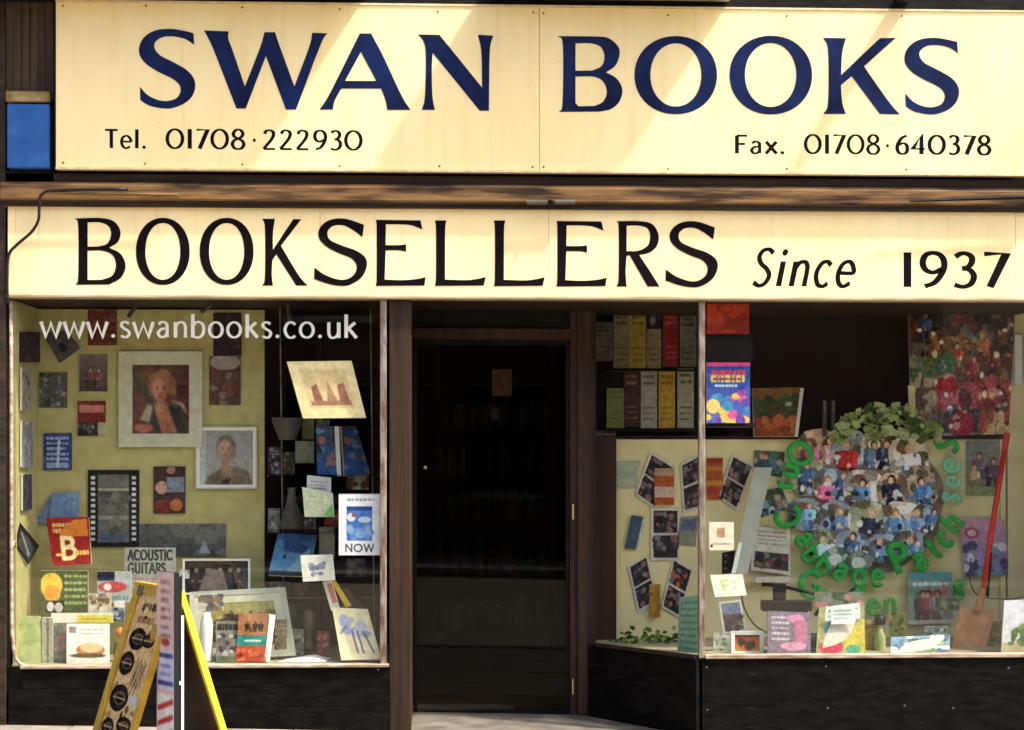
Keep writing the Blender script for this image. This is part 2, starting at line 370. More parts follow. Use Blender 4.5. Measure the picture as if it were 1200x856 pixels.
def glyph_faces(mb, ch, fx, thin, thick, lift):
    """fx maps (u, v, depth) to a point; widths in units of cap height"""
    for si, st in enumerate(G[ch][1]):
        dz = lift*(si+1)
        if st[0] == 'd':
            _, cx, cy, r = st; r = max(r, thick*.62)
            mb.face([fx(cx+r*math.cos(2*math.pi*i/14), cy+r*math.sin(2*math.pi*i/14), dz) for i in range(14)]); continue
        for pl in stroke_lines(st, 7):
            closed = st[0] == 'o'
            n = len(pl); Lr = []
            for i in range(n):
                a = pl[i-1] if i > 0 else (pl[-2] if closed else pl[0]); b = pl[i+1] if i+1 < n else (pl[1] if closed else pl[-1])
                tx, ty = b[0]-a[0], b[1]-a[1]; l = math.hypot(tx, ty) or 1; tx /= l; ty /= l
                w = thin+(thick-thin)*abs(ty)**1.2
                if st[0] == 'l' and 0 < i < n-1:
                    # mitred corner
                    d1 = (pl[i][0]-pl[i-1][0], pl[i][1]-pl[i-1][1]); l1 = math.hypot(*d1); d2 = (pl[i+1][0]-pl[i][0], pl[i+1][1]-pl[i][1]); l2 = math.hypot(*d2)
                    cs = (d1[0]*d2[0]+d1[1]*d2[1])/(l1*l2); w = (thin+thick)/2; w = w/max(.42, math.sqrt(max(0, (1+cs)/2)))
                if not closed and (i == 0 or i == n-1): w *= 1.18
                Lr.append(((pl[i][0]-ty*w/2, pl[i][1]+tx*w/2), (pl[i][0]+ty*w/2, pl[i][1]-tx*w/2)))
            for i in range(n-1):
                mb.face([fx(*Lr[i][0], dz), fx(*Lr[i][1], dz), fx(*Lr[i+1][1], dz), fx(*Lr[i+1][0], dz)])
def write_px(txt, x0, x1, ybase0, ybase1, cap, Y, m, parent, thin, thick, slant=0, gap=.12, label_letters=True):
    lay, tot = layout(txt, gap); k = (x1-x0)/tot
    for off, ch in lay:
        if ch == ' ': continue
        mb = MB()
        def fx(u, v, dz, off=off):
            px = x0+(off+u+slant*v)*k; yb = ybase0+(ybase1-ybase0)*(px-x0)/(x1-x0)
            return P(px, yb-v*cap, Y-dz)
        kk = cap/k
        glyph_faces(mb, ch, fx, thin, thick, .0002)
        mb.build('letter' if ch.isalpha() else ('digit' if ch.isdigit() else 'dot'), m, parent)

# ------------------------------------------------------------------ flat print painter
class Canvas:
    def __init__(s, w, h, col=(200, 200, 190), seed=1):
        s.w, s.h = w, h; s.a = np.empty((h, w, 3)); s.a[:] = col; s.rng = np.random.default_rng(seed); s.r = random.Random(seed)
        s.asp = w/h
        yy, xx = np.mgrid[0:h, 0:w]; s.X = xx/(w-1); s.Y = yy/(h-1); s.px = 1.0/max(w, 1)
    def put(s, mask, col):
        mask = np.clip(mask, 0, 1)[..., None]; s.a = s.a*(1-mask)+np.array(col, float)*mask; return s
    def rect(s, x0, y0, x1, y1, col): return s.put(((s.X >= x0) & (s.X <= x1) & (s.Y >= y0) & (s.Y <= y1)).astype(float), col)
    def ell(s, cx, cy, rx, ry, col):
        d = np.sqrt(((s.X-cx)/rx)**2+((s.Y-cy)/ry)**2); return s.put((1-d)*min(rx*s.w, ry*s.h)+.5, col)
    def poly(s, pts, col):
        m = np.zeros_like(s.X, bool); n = len(pts)
        for i in range(n):
            x1, y1 = pts[i]; x2, y2 = pts[(i+1) % n]
            if y1 == y2: continue
            c = ((y1 > s.Y) != (y2 > s.Y)) & (s.X < (x2-x1)*(s.Y-y1)/(y2-y1)+x1); m ^= c
        return s.put(m.astype(float), col)
    def line(s, x0, y0, x1, y1, w, col):
        ax = s.asp; dx, dy = (x1-x0)*ax, (y1-y0); L2 = dx*dx+dy*dy or 1e-9
        t = np.clip(((s.X-x0)*ax*dx+(s.Y-y0)*dy)/L2, 0, 1)
        d = np.hypot((s.X-x0)*ax-t*dx, s.Y-y0-t*dy); return s.put((w/2-d)*s.h+.5, col)
    def noise(s, amp, cell=3):
        h = max(2, s.h//cell+2); w = max(2, s.w//cell+2); g = s.rng.normal(0, amp, (h, w))
        yi = s.Y*(h-1.001); xi = s.X*(w-1.001); y0 = yi.astype(int); x0 = xi.astype(int); fy = yi-y0; fx = xi-x0
        n = (g[y0, x0]*(1-fx)+g[y0, x0+1]*fx)*(1-fy)+(g[y0+1, x0]*(1-fx)+g[y0+1, x0+1]*fx)*fy
        s.a += n[..., None]; return s
    def grad(s, c1, c2):
        t = s.Y[..., None]; s.a = np.array(c1, float)*(1-t)+np.array(c2, float)*t; return s
    def lines(s, x0, y0, x1, y1, n, col, frac=.45):
        for i in range(n):
            y = y0+(y1-y0)*(i+.5)/n; hh = (y1-y0)/n*frac/2; x = x0
            end = x1-(s.r.random()*.25*(x1-x0) if i % 3 == 2 else 0)
            while x < end:
                l = s.r.uniform(.06, .2)*(x1-x0); s.rect(x, y-hh, min(end, x+l), y+hh, col); x += l+.03*(x1-x0)
        return s
    def blobs(s, n, pal, r0, r1, box=(0, 0, 1, 1)):
        for _ in range(n):
            c = s.r.choice(pal); s.ell(s.r.uniform(box[0], box[2]), s.r.uniform(box[1], box[3]), s.r.uniform(r0, r1), s.r.uniform(r0, r1)*s.asp, c)
        return s
    def person(s, x, y, h, cloth, skin=(205, 150, 120), hair=(90, 60, 40)):
        a = 1/s.asp; r = s.r; l = r.uniform(-.12, .12)*h*a; v = lambda c, k: tuple(min(255, q*k) for q in c)
        s.poly([(x-h*.16*a+l, y+h*.26), (x+h*.15*a+l, y+h*.25), (x+h*.24*a, y+h*.72), (x+h*.02*a, y+h*.78), (x-h*.22*a, y+h*.70)], cloth)
        s.poly([(x-h*.2*a, y+h*.66), (x-h*.02*a, y+h*.66), (x-h*.10*a+l, y+h*1.02), (x-h*.26*a+l, y+h*1.0)], v(cloth, r.uniform(.4, .8)))
        s.poly([(x+h*.02*a, y+h*.66), (x+h*.2*a, y+h*.66), (x+h*.28*a-l, y+h*.98), (x+h*.12*a-l, y+h*1.02)], v(cloth, r.uniform(.4, .9)))
        s.ell(x-h*.22*a+l, y+h*.46, h*.07*a, h*.2, v(cloth, .75)); s.ell(x+h*.2*a+l, y+h*.44, h*.07*a, h*.17, v(cloth, 1.25))
        s.ell(x+r.uniform(-.2, .2)*h*a, y+h*.6, h*.05*a, h*.05, skin)
        s.ell(x+l, y+h*.13, h*.115*a, h*.135, hair); s.ell(x+l*1.2, y+h*.165, h*.08*a, h*.095, skin); return s
    def tone(s, cx, cy, rx, ry, amt):
        g = np.exp(-(((s.X-cx)/rx)**2+((s.Y-cy)/ry)**2)); s.a += g[..., None]*amt; return s
    def text(s, txt, x0, y0, x1, y1, col, w=.16, slant=0):
        lay, tot = layout(txt); k = (x1-x0)/tot; hh = y1-y0
        for off, ch in lay:
            for st in G[ch][1]:
                for pl in stroke_lines(st, 3):
                    for a, b in zip(pl[:-1], pl[1:]):
                        s.line(x0+(off+a[0]+slant*a[1])*k, y1-a[1]*hh, x0+(off+b[0]+slant*b[1])*k, y1-b[1]*hh, w*hh, col)
        return s
def soften(a, k):
    for _ in range(k):
        p = np.pad(a, ((1, 1), (1, 1), (0, 0)), 'edge')
        a = (p[:-2, 1:-1]+p[2:, 1:-1]+p[1:-1, :-2]+p[1:-1, 2:]+2*p[1:-1, 1:-1])/6
    return a
def grid_print(name, q, lift, paint, parent, seed=1, m=None, pitch=.0032, bg=(200, 200, 190), nmax=170, clip=None, blur=1):
    tl, tr, br, bl = [Vector(p) for p in q]
    w = ((tr-tl).length+(br-bl).length)/2; h = ((bl-tl).length+(br-tr).length)/2
    nx = int(min(nmax, max(6, w/pitch))); ny = int(min(nmax, max(6, h/pitch)))
    c = Canvas(nx, ny, bg, seed); paint(c)
    if m is not None:
        c.a = c.a*1.22; g_ = c.a.mean(2, keepdims=True); c.a = g_+(c.a-g_)*.85
    if blur: c.a = soften(c.a, blur)
    c.noise(7, 7).noise(6, 1); c.a += c.rng.normal(0, 4, c.a.shape)
    g_ = c.a.mean(2, keepdims=True); c.a = g_+(c.a-g_)*.90
    a = np.clip(c.a, 0, 255)/255
    a = np.where(a <= .04045, a/12.92, ((a+.055)/1.055)**2.4)
    n = (tr-tl).cross(bl-tl).normalized()
    if n.y > .01 or (abs(n.y) <= .01 and n.x < 0): n = -n
    base = parent_world(parent) if parent else Vector((0, 0, 0))
    u = np.linspace(0, 1, nx); v = np.linspace(0, 1, ny); U, Vv = np.meshgrid(u, v)
    T = [np.array(p-base+n*lift) for p in (tl, tr, br, bl)]
    pos = (T[0]*((1-U)*(1-Vv))[..., None]+T[1]*(U*(1-Vv))[..., None]+T[2]*(U*Vv)[..., None]+T[3]*((1-U)*Vv)[..., None]).reshape(-1, 3)
    I = np.arange(nx*ny).reshape(ny, nx)
    f = np.stack([I[:-1, :-1], I[1:, :-1], I[1:, 1:], I[:-1, 1:]], -1).reshape(-1, 4)
    if clip is not None:
        uc = (U[:-1, :-1]+U[1:, 1:])/2; vc = (Vv[:-1, :-1]+Vv[1:, 1:])/2
        f = f[clip(uc, vc).reshape(-1)]
    me = bpy.data.meshes.new(name)
    me.vertices.add(len(pos)); me.vertices.foreach_set('co', pos.ravel())
    me.loops.add(f.size); me.loops.foreach_set('vertex_index', f.ravel())
    me.polygons.add(len(f)); me.polygons.foreach_set('loop_start', np.arange(0, f.size, 4)); me.polygons.foreach_set('loop_total', np.full(len(f), 4))
    me.update(calc_edges=True)
    at = me.color_attributes.new('ink', 'FLOAT_COLOR', 'POINT')
    at.data.foreach_set('color', np.concatenate([a.reshape(-1, 3), np.ones((nx*ny, 1))], 1).ravel())
    me.materials.append(m or M['print'])
    o = bpy.data.objects.new(name, me); COL.objects.link(o); o.parent = parent
    return o
def quad_px(q, Ys):
    if not isinstance(Ys, (list, tuple)): Ys = [Ys]*4
    if len(q) == 4 and not isinstance(q[0], (list, tuple)):
        x0, y0, x1, y1 = q; q = [(x0, y0), (x1, y0), (x1, y1), (x0, y1)]
    return [P(p[0], p[1], Y) for p, Y in zip(q, Ys)]
_seed = [10]
def slab(name, label, cat, q, Ys, t, paint, group=None, body=None, part='cover', m=None, bg=(200, 200, 190), pitch=.0032, blur=1):
    """a card, book or board: a body with real thickness and the printed face on it"""
    Q = quad_px(q, Ys); tl, tr, br, bl = Q
    n = (tr-tl).cross(bl-tl).normalized()
    if n.y > 0: n = -n
    o = (bl+br)/2
    mb = MB(); mb.hexa([p-n*.0004 for p in (bl, br, tr, tl)], [p-n*t for p in (bl, br, tr, tl)])
    b = mb.build(name, body or M['offwhite'], None, origin=o); tag(b, label, cat, group)
    _seed[0] += 1
    grid_print(part, Q, .0006, paint, b, _seed[0], m, bg=bg, pitch=pitch, blur=blur)
    return b
def framed(name, label, q, Ys, fw, paint, fm, mount=None, mw=0, t=.02, cat='picture', bg=(150, 140, 120), group=None):
    Q = quad_px(q, Ys); tl, tr, br, bl = Q; o = (bl+br)/2
    n = (tr-tl).cross(bl-tl).normalized()
    if n.y > 0: n = -n
    e = thing(name, label, cat, o, group)
    ux = (tr-tl).normalized(); uz = (tl-bl).normalized()
    def inset(d): return [tl+ux*d-uz*d, tr-ux*d-uz*d, br-ux*d+uz*d, bl+ux*d+uz*d]
    O = Q; I = inset(fw)
    mb = MB()
    for i in range(4):
        j = (i+1) % 4
        mb.hexa([O[i], O[j], I[j]+n*-.004, I[i]+n*-.004], [O[i]-n*t, O[j]-n*t, I[j]-n*t, I[i]-n*t])
    mb.build('frame', fm, e)
    if mw:
        J = inset(fw+mw); mb = MB()
        for i in range(4):
            j = (i+1) % 4; mb.face([I[i]-n*.008, I[j]-n*.008, J[j]-n*.010, J[i]-n*.010])
        mb.build('mount', mount, e); I = J
    _seed[0] += 1
    grid_print('picture', I, -.0125, paint, e, _seed[0], bg=bg, blur=2)
    MB().hexa([p-n*(t+.001) for p in Q], [p-n*(t+.004) for p in Q]).build('backing', M['offwhite'], e)
    return e

# ================================================================== THE STREET
def sloped(name, x0, x1, y0, y1, dz, m, th=None, nx=2, **kw):
    mb = MB(); q = [Vector((x, y, ZG(x)+dz)) for x, y in ((x0, y0), (x1, y0), (x1, y1), (x0, y1))]
    if th: mb.hexa(q, [p-Vector((0, 0, th)) for p in q])
    else: mb.face(q)
    o = mb.build(name, m); tag(o, kind='structure'); return o
ground = sloped('ground', -70, 70, -90, 60, -.45, M['asphalt'])
road = sloped('road', -60, 60, -12.5, -3.0, -.12, M['street'])
pavement = sloped('pavement', -60, 60, -2.9, 1.2, -.012, M['pave_joint'])
far_pavement = sloped('far_pavement', -60, 60, -15.2, -12.6, 0, M['pave'], .3)
kb = MB()
for i in range(-14, 15):
    x0, x1 = i*.92, i*.92+.912
    kb.hexa([Vector((x0, -3.04, ZG(x0)+.0)), Vector((x1, -3.04, ZG(x1)+.0)), Vector((x1, -2.9, ZG(x1)+.0)), Vector((x0, -2.9, ZG(x0)+.0))],
            [Vector((x0, -3.04, ZG(x0)-.3)), Vector((x1, -3.04, ZG(x1)-.3)), Vector((x1, -2.9, ZG(x1)-.3)), Vector((x0, -2.9, ZG(x0)-.3))])
tag(kb.build('kerb', M['kerb']), kind='structure')
rnd = random.Random(4)
for j in range(4):                                   # paving slabs by the shop, each its own piece
    for i in range(-6, 7):
        x0 = i*.62+(.31 if j % 2 else 0); x1 = x0+.612; y1 = .005-j*.62; y0 = y1-.612; dz = rnd.uniform(-.003, .004)
        q = [Vector((x, y, ZG(x)+dz)) for x, y in ((x0, y0), (x1, y0), (x1, y1), (x0, y1))]
        MB().hexa(q, [p-Vector((0, 0, .05)) for p in q]).build('paving_slab', M['slab'], pavement)

XL = P(9, 500, 0).x; XR = 3.25                       # the shop's ends
Z_SOF = P(600, 352, 0).z                             # underside of the fascia
ZSL = P(240, 781, 0).z; ZSR = P(1000, 769, 0).z      # window sills
xP0, xP1 = P(456, 500, 0).x, P(482, 500, 0).x        # left door post
DY = .75
xJ0 = P(484, 600, DY).x; xJ1 = P(668, 600, DY).x; xJ2 = P(692, 600, DY).x
xC = P(822, 600, 0).x                                # corner of the right window
YB_L, YB_R = .62, 1.02                               # display back boards
shop = thing('bookshop', 'old timber bookshop front with black risers, two display windows and a dark recessed doorway', 'shop', (0, 0, 0))
# ---- upper building (above the picture) and unseen slabs added to throw diagonal shadows on the sign
up = thing('upper_storey', 'brick upper storey directly above the long cream shop sign', 'building', (0, 0, 4.3))
MB().box(-6, 6.5, .0, .35, P(600, -14, 0).z, 8.2).build('wall', M['brick'], up)
for a, b in ((-4.6, P(428, 0, -.4).x), (P(572, 0, -.4).x, P(868, 0, -.4).x)):
    MB().box(a, b, -.40, .0, P(600, -20, -.4).z, P(600, -20, -.4).z+.07, .01).build('shadow_slab', M['stone'], up)
MB().box(P(1068, 0, -.4).x, P(1084, 0, -.4).x, -.40, .0, P(600, -20, -.4).z, P(600, -20, -.4).z+.03).build('bracket', M['black'], up)  # unseen bar added to throw a third, narrow shadow band
MB().box(-6, 6.5, .35, 6.2, 2.72, 2.9).build('floor_deck', M['dark_room'], up)
for a, b in ((-4.2, -1.1), (.3, 1.5), (3.0, 4.6)):
    w = MB().box(a+.1, b-.1, -.02, .02, 4.7, 6.5).build('window', M['black'], up)
    for x in (a+.06, (a+b)/2-.03, b-.12): MB().box(x, x+.06, -.05, -.021, 4.66, 6.54).build('frame_bar', M['cream_edge'], w)
MB().box(XL-.02, XR+.1, .032, .10, Z_SOF+.062, P(600, -14.5, 0).z).build('backing_wall', M['dark_room'], shop)
# ---- left top: vertical boards, ledge, blue panel
for k in range(6):
    x0 = P(7+k*9.4, 50, -.02).x; x1 = P(7+k*9.4+9.0, 50, -.02).x
    MB().box(x0, x1, -.02-.006*((k*7) % 3)/2, .03, P(30, 118, 0).z, P(30, -14, 0).z, .002).build('plank', M['boards'], shop)
MB().box(P(-60, 0, -.01).x, P(6.6, 0, -.01).x, -.015, .03, -.1, P(30, -14, 0).z).build('end_pilaster', M['dark_timber'], shop)
MB().box(P(7, 0, -.05).x, P(59, 0, -.05).x, -.06, .0, P(30, 120, -.05).z, P(30, 107, -.05).z, .006).build('ledge', M['ledge'], shop)
bp = MB().box(P(8, 0, -.08).x, P(58, 0, -.08).x, -.08, .0, P(30, 197, -.08).z, P(30, 122, -.08).z, .006).build('blue_box', M['blue'], None, origin=(P(33, 0, -.08).x, 0, P(30, 197, -.08).z))
tag(bp, 'blue painted box end left of the long cream upper sign', 'box')
MB().box(P(8, 0, 0).x, P(64, 0, 0).x, -.03, .0, P(30, 212, -.05).z, P(30, 198.5, -.08).z).build('shadow_board', M['black_paint'], shop)  # black board standing in for the dark shade below the blue box
# black board put in for the shadowed strip above the sign
MB().box(XL-.3, XR+.3, -.05, -.002, P(600, 8, -.05).z, P(600, -13, -.05).z).build('dark_head_strip', M['black_paint'], shop)
# ---- upper sign
sign1 = thing('shop_sign', 'long cream upper sign with big navy lettering and phone numbers', 'sign', (P(632, 206, -.1).x, -.1, P(632, 206, -.1).z))
Y1 = -.10
zt, zb = P(65, 0, Y1).z, P(65, 198.5, Y1).z
xs0, xm, xs1 = P(65.5, 100, Y1).x, P(632, 100, Y1).x, P(1236, 100, Y1).x
for a, b in ((xs0, xm-.0012), (xm+.0012, xs1)):
    MB().box(a, b, Y1, -.055, zb+.012, zt-.012, .0012).build('panel', M['cream'], sign1)
for z0, z1 in ((zb, zb+.0115), (zt-.0115, zt)):
    MB().box(xs0-.001, xs1, Y1-.006, -.05, z0, z1).build('edge_trim', M['cream_edge'], sign1)
MB().box(xs0-.012, xs0-.0015, -.095, -.02, zb-.004, zt, .002).build('end_trim', M['black_paint'], sign1)
for px, py in ((74, 7), (171, 7), (284, 9), (398, 11), (513, 14), (625, 15), (637, 16), (783, 18), (922, 19), (1057, 19), (74, 191), (170, 192), (284, 193), (398, 195), (515, 195), (624, 196), (637, 196), (783, 198), (922, 198), (1062, 199)):
    mb = MB(); c = P(px, py, Y1-.001)
    mb.face([c+Vector((.006*math.cos(a), -.0012, .006*math.sin(a))) for a in [2*math.pi*i/10 for i in range(10)]])
    mb.build('screw', M['metal'], sign1)

# ---- outline letters traced as closed curves. 'c' marks a corner
def parse(sx):
    out = []
    for tok in sx.split():
        c = tok.endswith('c'); x, y = tok.rstrip('c').split(','); out.append((float(x), float(y), c))
    return out
def outline(pts):
    if not any(p[2] for p in pts): return catmull([(p[0], p[1]) for p in pts], closed=True, k=6)
    i0 = next(i for i, p in enumerate(pts) if p[2]); pts = pts[i0:]+pts[:i0]+[pts[i0]]
    out = []; seg = [pts[0][:2]]
    for p in pts[1:]:
        seg.append(p[:2])
        if p[2]: out += catmull(seg, k=6)[:-1] if len(seg) > 2 else [seg[0]]; seg = [p[:2]]
    return out
def ell_pts(x0, x1, y0, y1, n=44, e=2.0):
    cx, cy, rx, ry = (x0+x1)/2, (y0+y1)/2, (x1-x0)/2, (y1-y0)/2
    return [(cx+rx*math.copysign(abs(math.cos(a))**(2/e), math.cos(a)), cy+ry*math.copysign(abs(math.sin(a))**(2/e), math.sin(a))) for a in [2*math.pi*i/n for i in range(n)]]
LET = {
 'S': ['383,70c 388,138c 335,105 270,90 205,93 163,120 155,155 188,200 265,240 345,287 385,335 394,385 375,440 325,485 240,512 150,502 105,485 72,462c 70,385c 112,430 170,460 230,468 285,450 308,410 298,370 255,335 170,293 100,245 66,190 72,130 108,82 170,52 250,45 320,55'],
 'W': ['445,55c 590,60c 588,105 612,170 685,382c 772,160 800,65c 862,65c 885,135 975,382c 1062,150 1080,68c 1168,72c 1128,140 985,518c 925,518c 808,205c 690,512c 635,512c 520,215 480,120'],
 'A': ['258,72c 325,72c 400,215 500,430 555,520c 420,520c 408,460 383,395c 150,395c 112,465 100,518c 22,518c 68,450 130,330', '265,180c 355,350c 172,350c'],
 'N': ['600,78c 725,80c 975,390c 970,180 950,80c 1040,85c 1020,180 1015,525c 960,525c 685,185c 680,300 684,440 698,520c 622,520c 640,440 645,200 632,120'],
 'B': ['68,88c 290,90 365,100 422,148 430,200 405,262 350,300c 412,335 447,400 430,470 380,515 310,530c 75,532c 96,480 98,140', '172,130c 262,130 320,152 342,207 325,262 270,290c 172,290c', '172,325c 275,325 332,352 356,412 335,470 285,497c 190,499c 172,480c'],
 'K': ['500,78c 605,80c 588,150 583,252c 765,80c 840,78c 690,212c 805,375 858,437c 765,435c 632,258c 582,300c 588,380 605,435c 500,435c 522,380 522,140'],
 'b': ['35,48c 165,46 232,65 262,115 250,165 205,195c 262,225 288,285 265,345 205,380c 35,381c 50,340 50,90', '97,68c 158,68 203,88 215,130 195,175 150,189c 97,190c', '97,210c 170,210 223,233 240,285 220,335 170,356c 97,357c'],
 'k': ['975,50c 1038,50c 1028,120 1028,205c 1130,52c 1170,52c 1068,185c 1155,330 1202,385c 1145,385c 1045,228c 1025,258c 1022,330 1028,385c 975,385c 988,340 988,100'],
 's': ['328,80c 320,142c 278,110 228,84 175,85 145,115 157,155 220,185 290,210 335,245 342,290 315,345 255,382 200,386 140,374 78,352c 80,295c 130,330 200,355 250,350 285,320 290,282 263,248 200,222 140,190 104,150 101,108 130,70 180,50 245,52'],
 'E': ['388,55c 612,58c 622,104c 572,84 520,78 438,77c 437,182c 505,182 540,178c 540,215c 505,208 437,208c 432,355c 520,358 595,352 638,342c 632,385c 387,387c 392,340 392,100'],
 'L': ['685,58c 742,58c 736,110 735,355c 840,358 895,352 940,342c 930,385c 685,387c 690,340 690,110'],
 'R': ['512,72c 645,72 722,90 758,150 752,212 708,255 645,270c 705,360 765,455c 695,455c 590,272c 572,275c 566,370 572,455c 512,455c 525,400 525,110', '572,98c 640,98 692,113 710,160 695,215 640,245 572,248c'],
}
def big_letter(loops, Y, m, parent, name='letter'):
    """loops in picture pixels; first is the outside, the others are holes; the letter is a 2 mm thick solid"""
    L3 = [[P(x, y, Y) for x, y in lp] for lp in loops]
    flat = [p for lp in L3 for p in lp]; n = len(flat)
    tris = tessellate_polygon([[Vector((p.x, p.z, 0)) for p in lp] for lp in L3])
    mb = MB()
    mb.mesh(flat, tris)
    i = 0
    for lp in L3:
        k = len(lp)
        mb.mesh(lp+[p+Vector((0, .0018, 0)) for p in lp], [(j, (j+1) % k, (j+1) % k+k, j+k) for j in range(k)])
    mb.build(name, m, parent)
def place(key, box=None, off=None, sc=None):
    loops = [outline(parse(s_)) for s_ in LET[key]]
    if off: return [[(off[0]+x/sc, off[1]+y/sc) for x, y in lp] for lp in loops]
    xs = [x for x, y in loops[0]]; ys = [y for x, y in loops[0]]; a, b, c, d = min(xs), max(xs), min(ys), max(ys)
    return [[(box[0]+(x-a)/(b-a)*(box[2]-box[0]), box[1]+(y-c)/(d-c)*(box[3]-box[1])) for x, y in lp] for lp in loops]
YL = Y1-.0021
big_letter(place('S', off=(150, 25), sc=5), YL, M['navy'], sign1)
big_letter(place('W', off=(150, 25), sc=5), YL, M['navy'], sign1)
big_letter(place('A', off=(370, 25), sc=5), YL, M['navy'], sign1)
big_letter(place('N', off=(370, 25), sc=5), YL, M['navy'], sign1)
big_letter(place('B', off=(640, 25), sc=5), YL, M['navy'], sign1)
big_letter([ell_pts(743.5, 840.4, 42.5, 134, e=2.08), ell_pts(762.2, 822, 51, 125, e=2.05)], YL, M['navy'], sign1)
big_letter([ell_pts(855, 951.8, 42, 134.3, e=2.08), ell_pts(873, 933.3, 50.5, 125.5, e=2.05)], YL, M['navy'], sign1)
big_letter(place('K', off=(840, 25), sc=4), YL, M['navy'], sign1)
big_letter(place('S', box=(1060, 44.5, 1124, 134.4)), YL, M['navy'], sign1)
w = dict(thin=.10, thick=.15)
write_px('Tel.', 123, 172.5, 173.6, 174.2, 21.8, Y1, M['black_letter'], sign1, **w)
write_px('01708', 195, 287, 174.3, 175, 23, Y1, M['black_letter'], sign1, thin=.095, thick=.17, gap=.13)
write_px('·', 295, 301, 175, 175, 23, Y1, M['black_letter'], sign1, **w)
write_px('222930', 308, 424.5, 175.3, 176.3, 22.8, Y1, M['black_letter'], sign1, thin=.095, thick=.17, gap=.13)
write_px('Fax.', 861, 921, 180, 180.6, 21.5, Y1, M['black_letter'], sign1, **w)
write_px('01708', 943, 1031, 180.3, 180.8, 22.5, Y1, M['black_letter'], sign1, thin=.095, thick=.17, gap=.13)
write_px('·', 1037, 1043, 181, 181, 22, Y1, M['black_letter'], sign1, **w)
write_px('640378', 1050, 1161, 180.8, 181.5, 22.3, Y1, M['black_letter'], sign1, thin=.10, thick=.19, gap=.13)
# ---- timber rail between the signs
prof = [(0.0, 206.5), (-.030, 206.5), (-.030, 216.5), (-.072, 218), (-.088, 222), (-.088, 236.5), (-.078, 238.5), (-.078, 240.5), (-.060, 241.5), (-.060, 245.5), (0.0, 245.5)]
pz = [(y, P(632, py, -.06).z) for y, py in prof]
mb = MB()
for i in range(len(pz)-1):
    (y0, z0), (y1, z1) = pz[i], pz[i+1]
    mb.face([(XL-.02, y0, z0), (XR, y0, z0), (XR, y1, z1), (XL-.02, y1, z1)], 1 if i in (1, 6, 7, 8) else 0)  # darker timber on the set-back faces paints in the rail's shade
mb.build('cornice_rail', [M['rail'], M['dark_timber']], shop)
# ---- lower fascia and moulding
Y2 = -.03
sign2 = thing('fascia_sign', 'lower cream fascia with large black lettering above the windows', 'sign', (P(600, 350, Y2).x, Y2, P(600, 346, Y2).z))
z0f, z1f = P(632, 347, Y2).z, P(632, 244.8, Y2).z
seams = [9, 18.5, 45.5, 375, 643, 1190, 1240]
for a, b in zip(seams[:-1], seams[1:]):
    MB().box(P(a, 300, Y2).x+.0008, P(b, 300, Y2).x-.0008, Y2, .0, z0f, z1f, .001).build('panel', M['cream2'], sign2)
MB().box(XL, XR, -.055, .06, Z_SOF, P(632, 347, -.05).z, .005).build('moulding', M['lip'], shop)
YB = Y2-.0021
oB, sB = (80, 245), 1200/280
big_letter(place('b', off=oB, sc=sB), YB, M['black_letter'], sign2)
for a, b, c, d in ((340, 610, 387, 563), (660, 931, 707, 884)):
    f_ = lambda x, y: (oB[0]+x/sB, oB[1]+y/sB)
    x0, y0 = f_(a, 45); x1, y1 = f_(b, 382); x2, y2 = f_(c, 71); x3, y3 = f_(d, 356)
    big_letter([ell_pts(x0, x1, y0, y1, e=2.1), ell_pts(x2, x3, y2, y3, e=2.1)], YB, M['black_letter'], sign2)
big_letter(place('k', off=oB, sc=sB), YB, M['black_letter'], sign2)
big_letter(place('s', off=(350, 245), sc=sB), YB, M['black_letter'], sign2)
big_letter(place('E', off=(350, 245), sc=sB), YB, M['black_letter'], sign2)
big_letter(place('L', off=(350, 245), sc=sB), YB, M['black_letter'], sign2)
big_letter(place('L', box=(578.8, 258.6, 638.4, 335.6)), YB, M['black_letter'], sign2)
big_letter(place('E', box=(652, 259.2, 711, 336)), YB, M['black_letter'], sign2)
big_letter(place('R', off=(620, 245), sc=5), YB, M['black_letter'], sign2)
big_letter(place('s', box=(780, 259.4, 841.3, 337)), YB, M['black_letter'], sign2)
write_px('Since', 880, 999, 335.5, 336, 44, Y2, M['black_letter'], sign2, thin=.10, thick=.145, slant=.24, gap=.16)
write_px('1937', 1056, 1181, 336.5, 337, 40.5, Y2, M['black_letter'], sign2, thin=.115, thick=.155, gap=.12)
# fittings on the rail
b_ = MB().tube([P(50, 226, -.11), P(209, 228.5, -.11)], .009).build('old_bar', M['rail'], None, origin=P(50, 226, -.11)); tag(b_, 'long rusty blind bar on the rail at the upper left', 'bar')
b_ = MB().tube([P(1066, 236, -.115), P(1230, 230, -.115)], [.006, .014]).build('blind_rod', M['black_paint'], None, origin=P(1066, 236, -.11)); tag(b_, 'black tapering blind rod on the rail at the far right', 'rod')
lt = thing('latch', 'small two-part grey latch on the rail above the doorway', 'latch', P(645, 240, -.09))
MB().tube([P(617, 237.5, -.10), P(641, 237.5, -.10)], .013, 10).build('bar', M['clay'], lt)
MB().tube([P(650, 237, -.10), P(674, 237, -.10)], .013, 10).build('bar', M['clay'], lt)
MB().tube([P(645, 237, -.09), P(645, 237, -.125)], .013, 10).build('screw', M['black_paint'], lt)
cb = catmull([P(x, y, -.115) for x, y in ((150, 222), (70, 223), (49, 228), (46, 244), (45, 258), (37, 272), (20, 287), (10, 300), (8.5, 330), (9, 356))], k=5)
tag(MB().tube(cb, .0085, 8).build('cable', M['rubber'], None, origin=P(10, 356, -.115), smooth=True), 'black cable looping down over the left end of the lower fascia', 'cable')

# ================================================================== WINDOWS, RISERS, DOOR
GY = .03
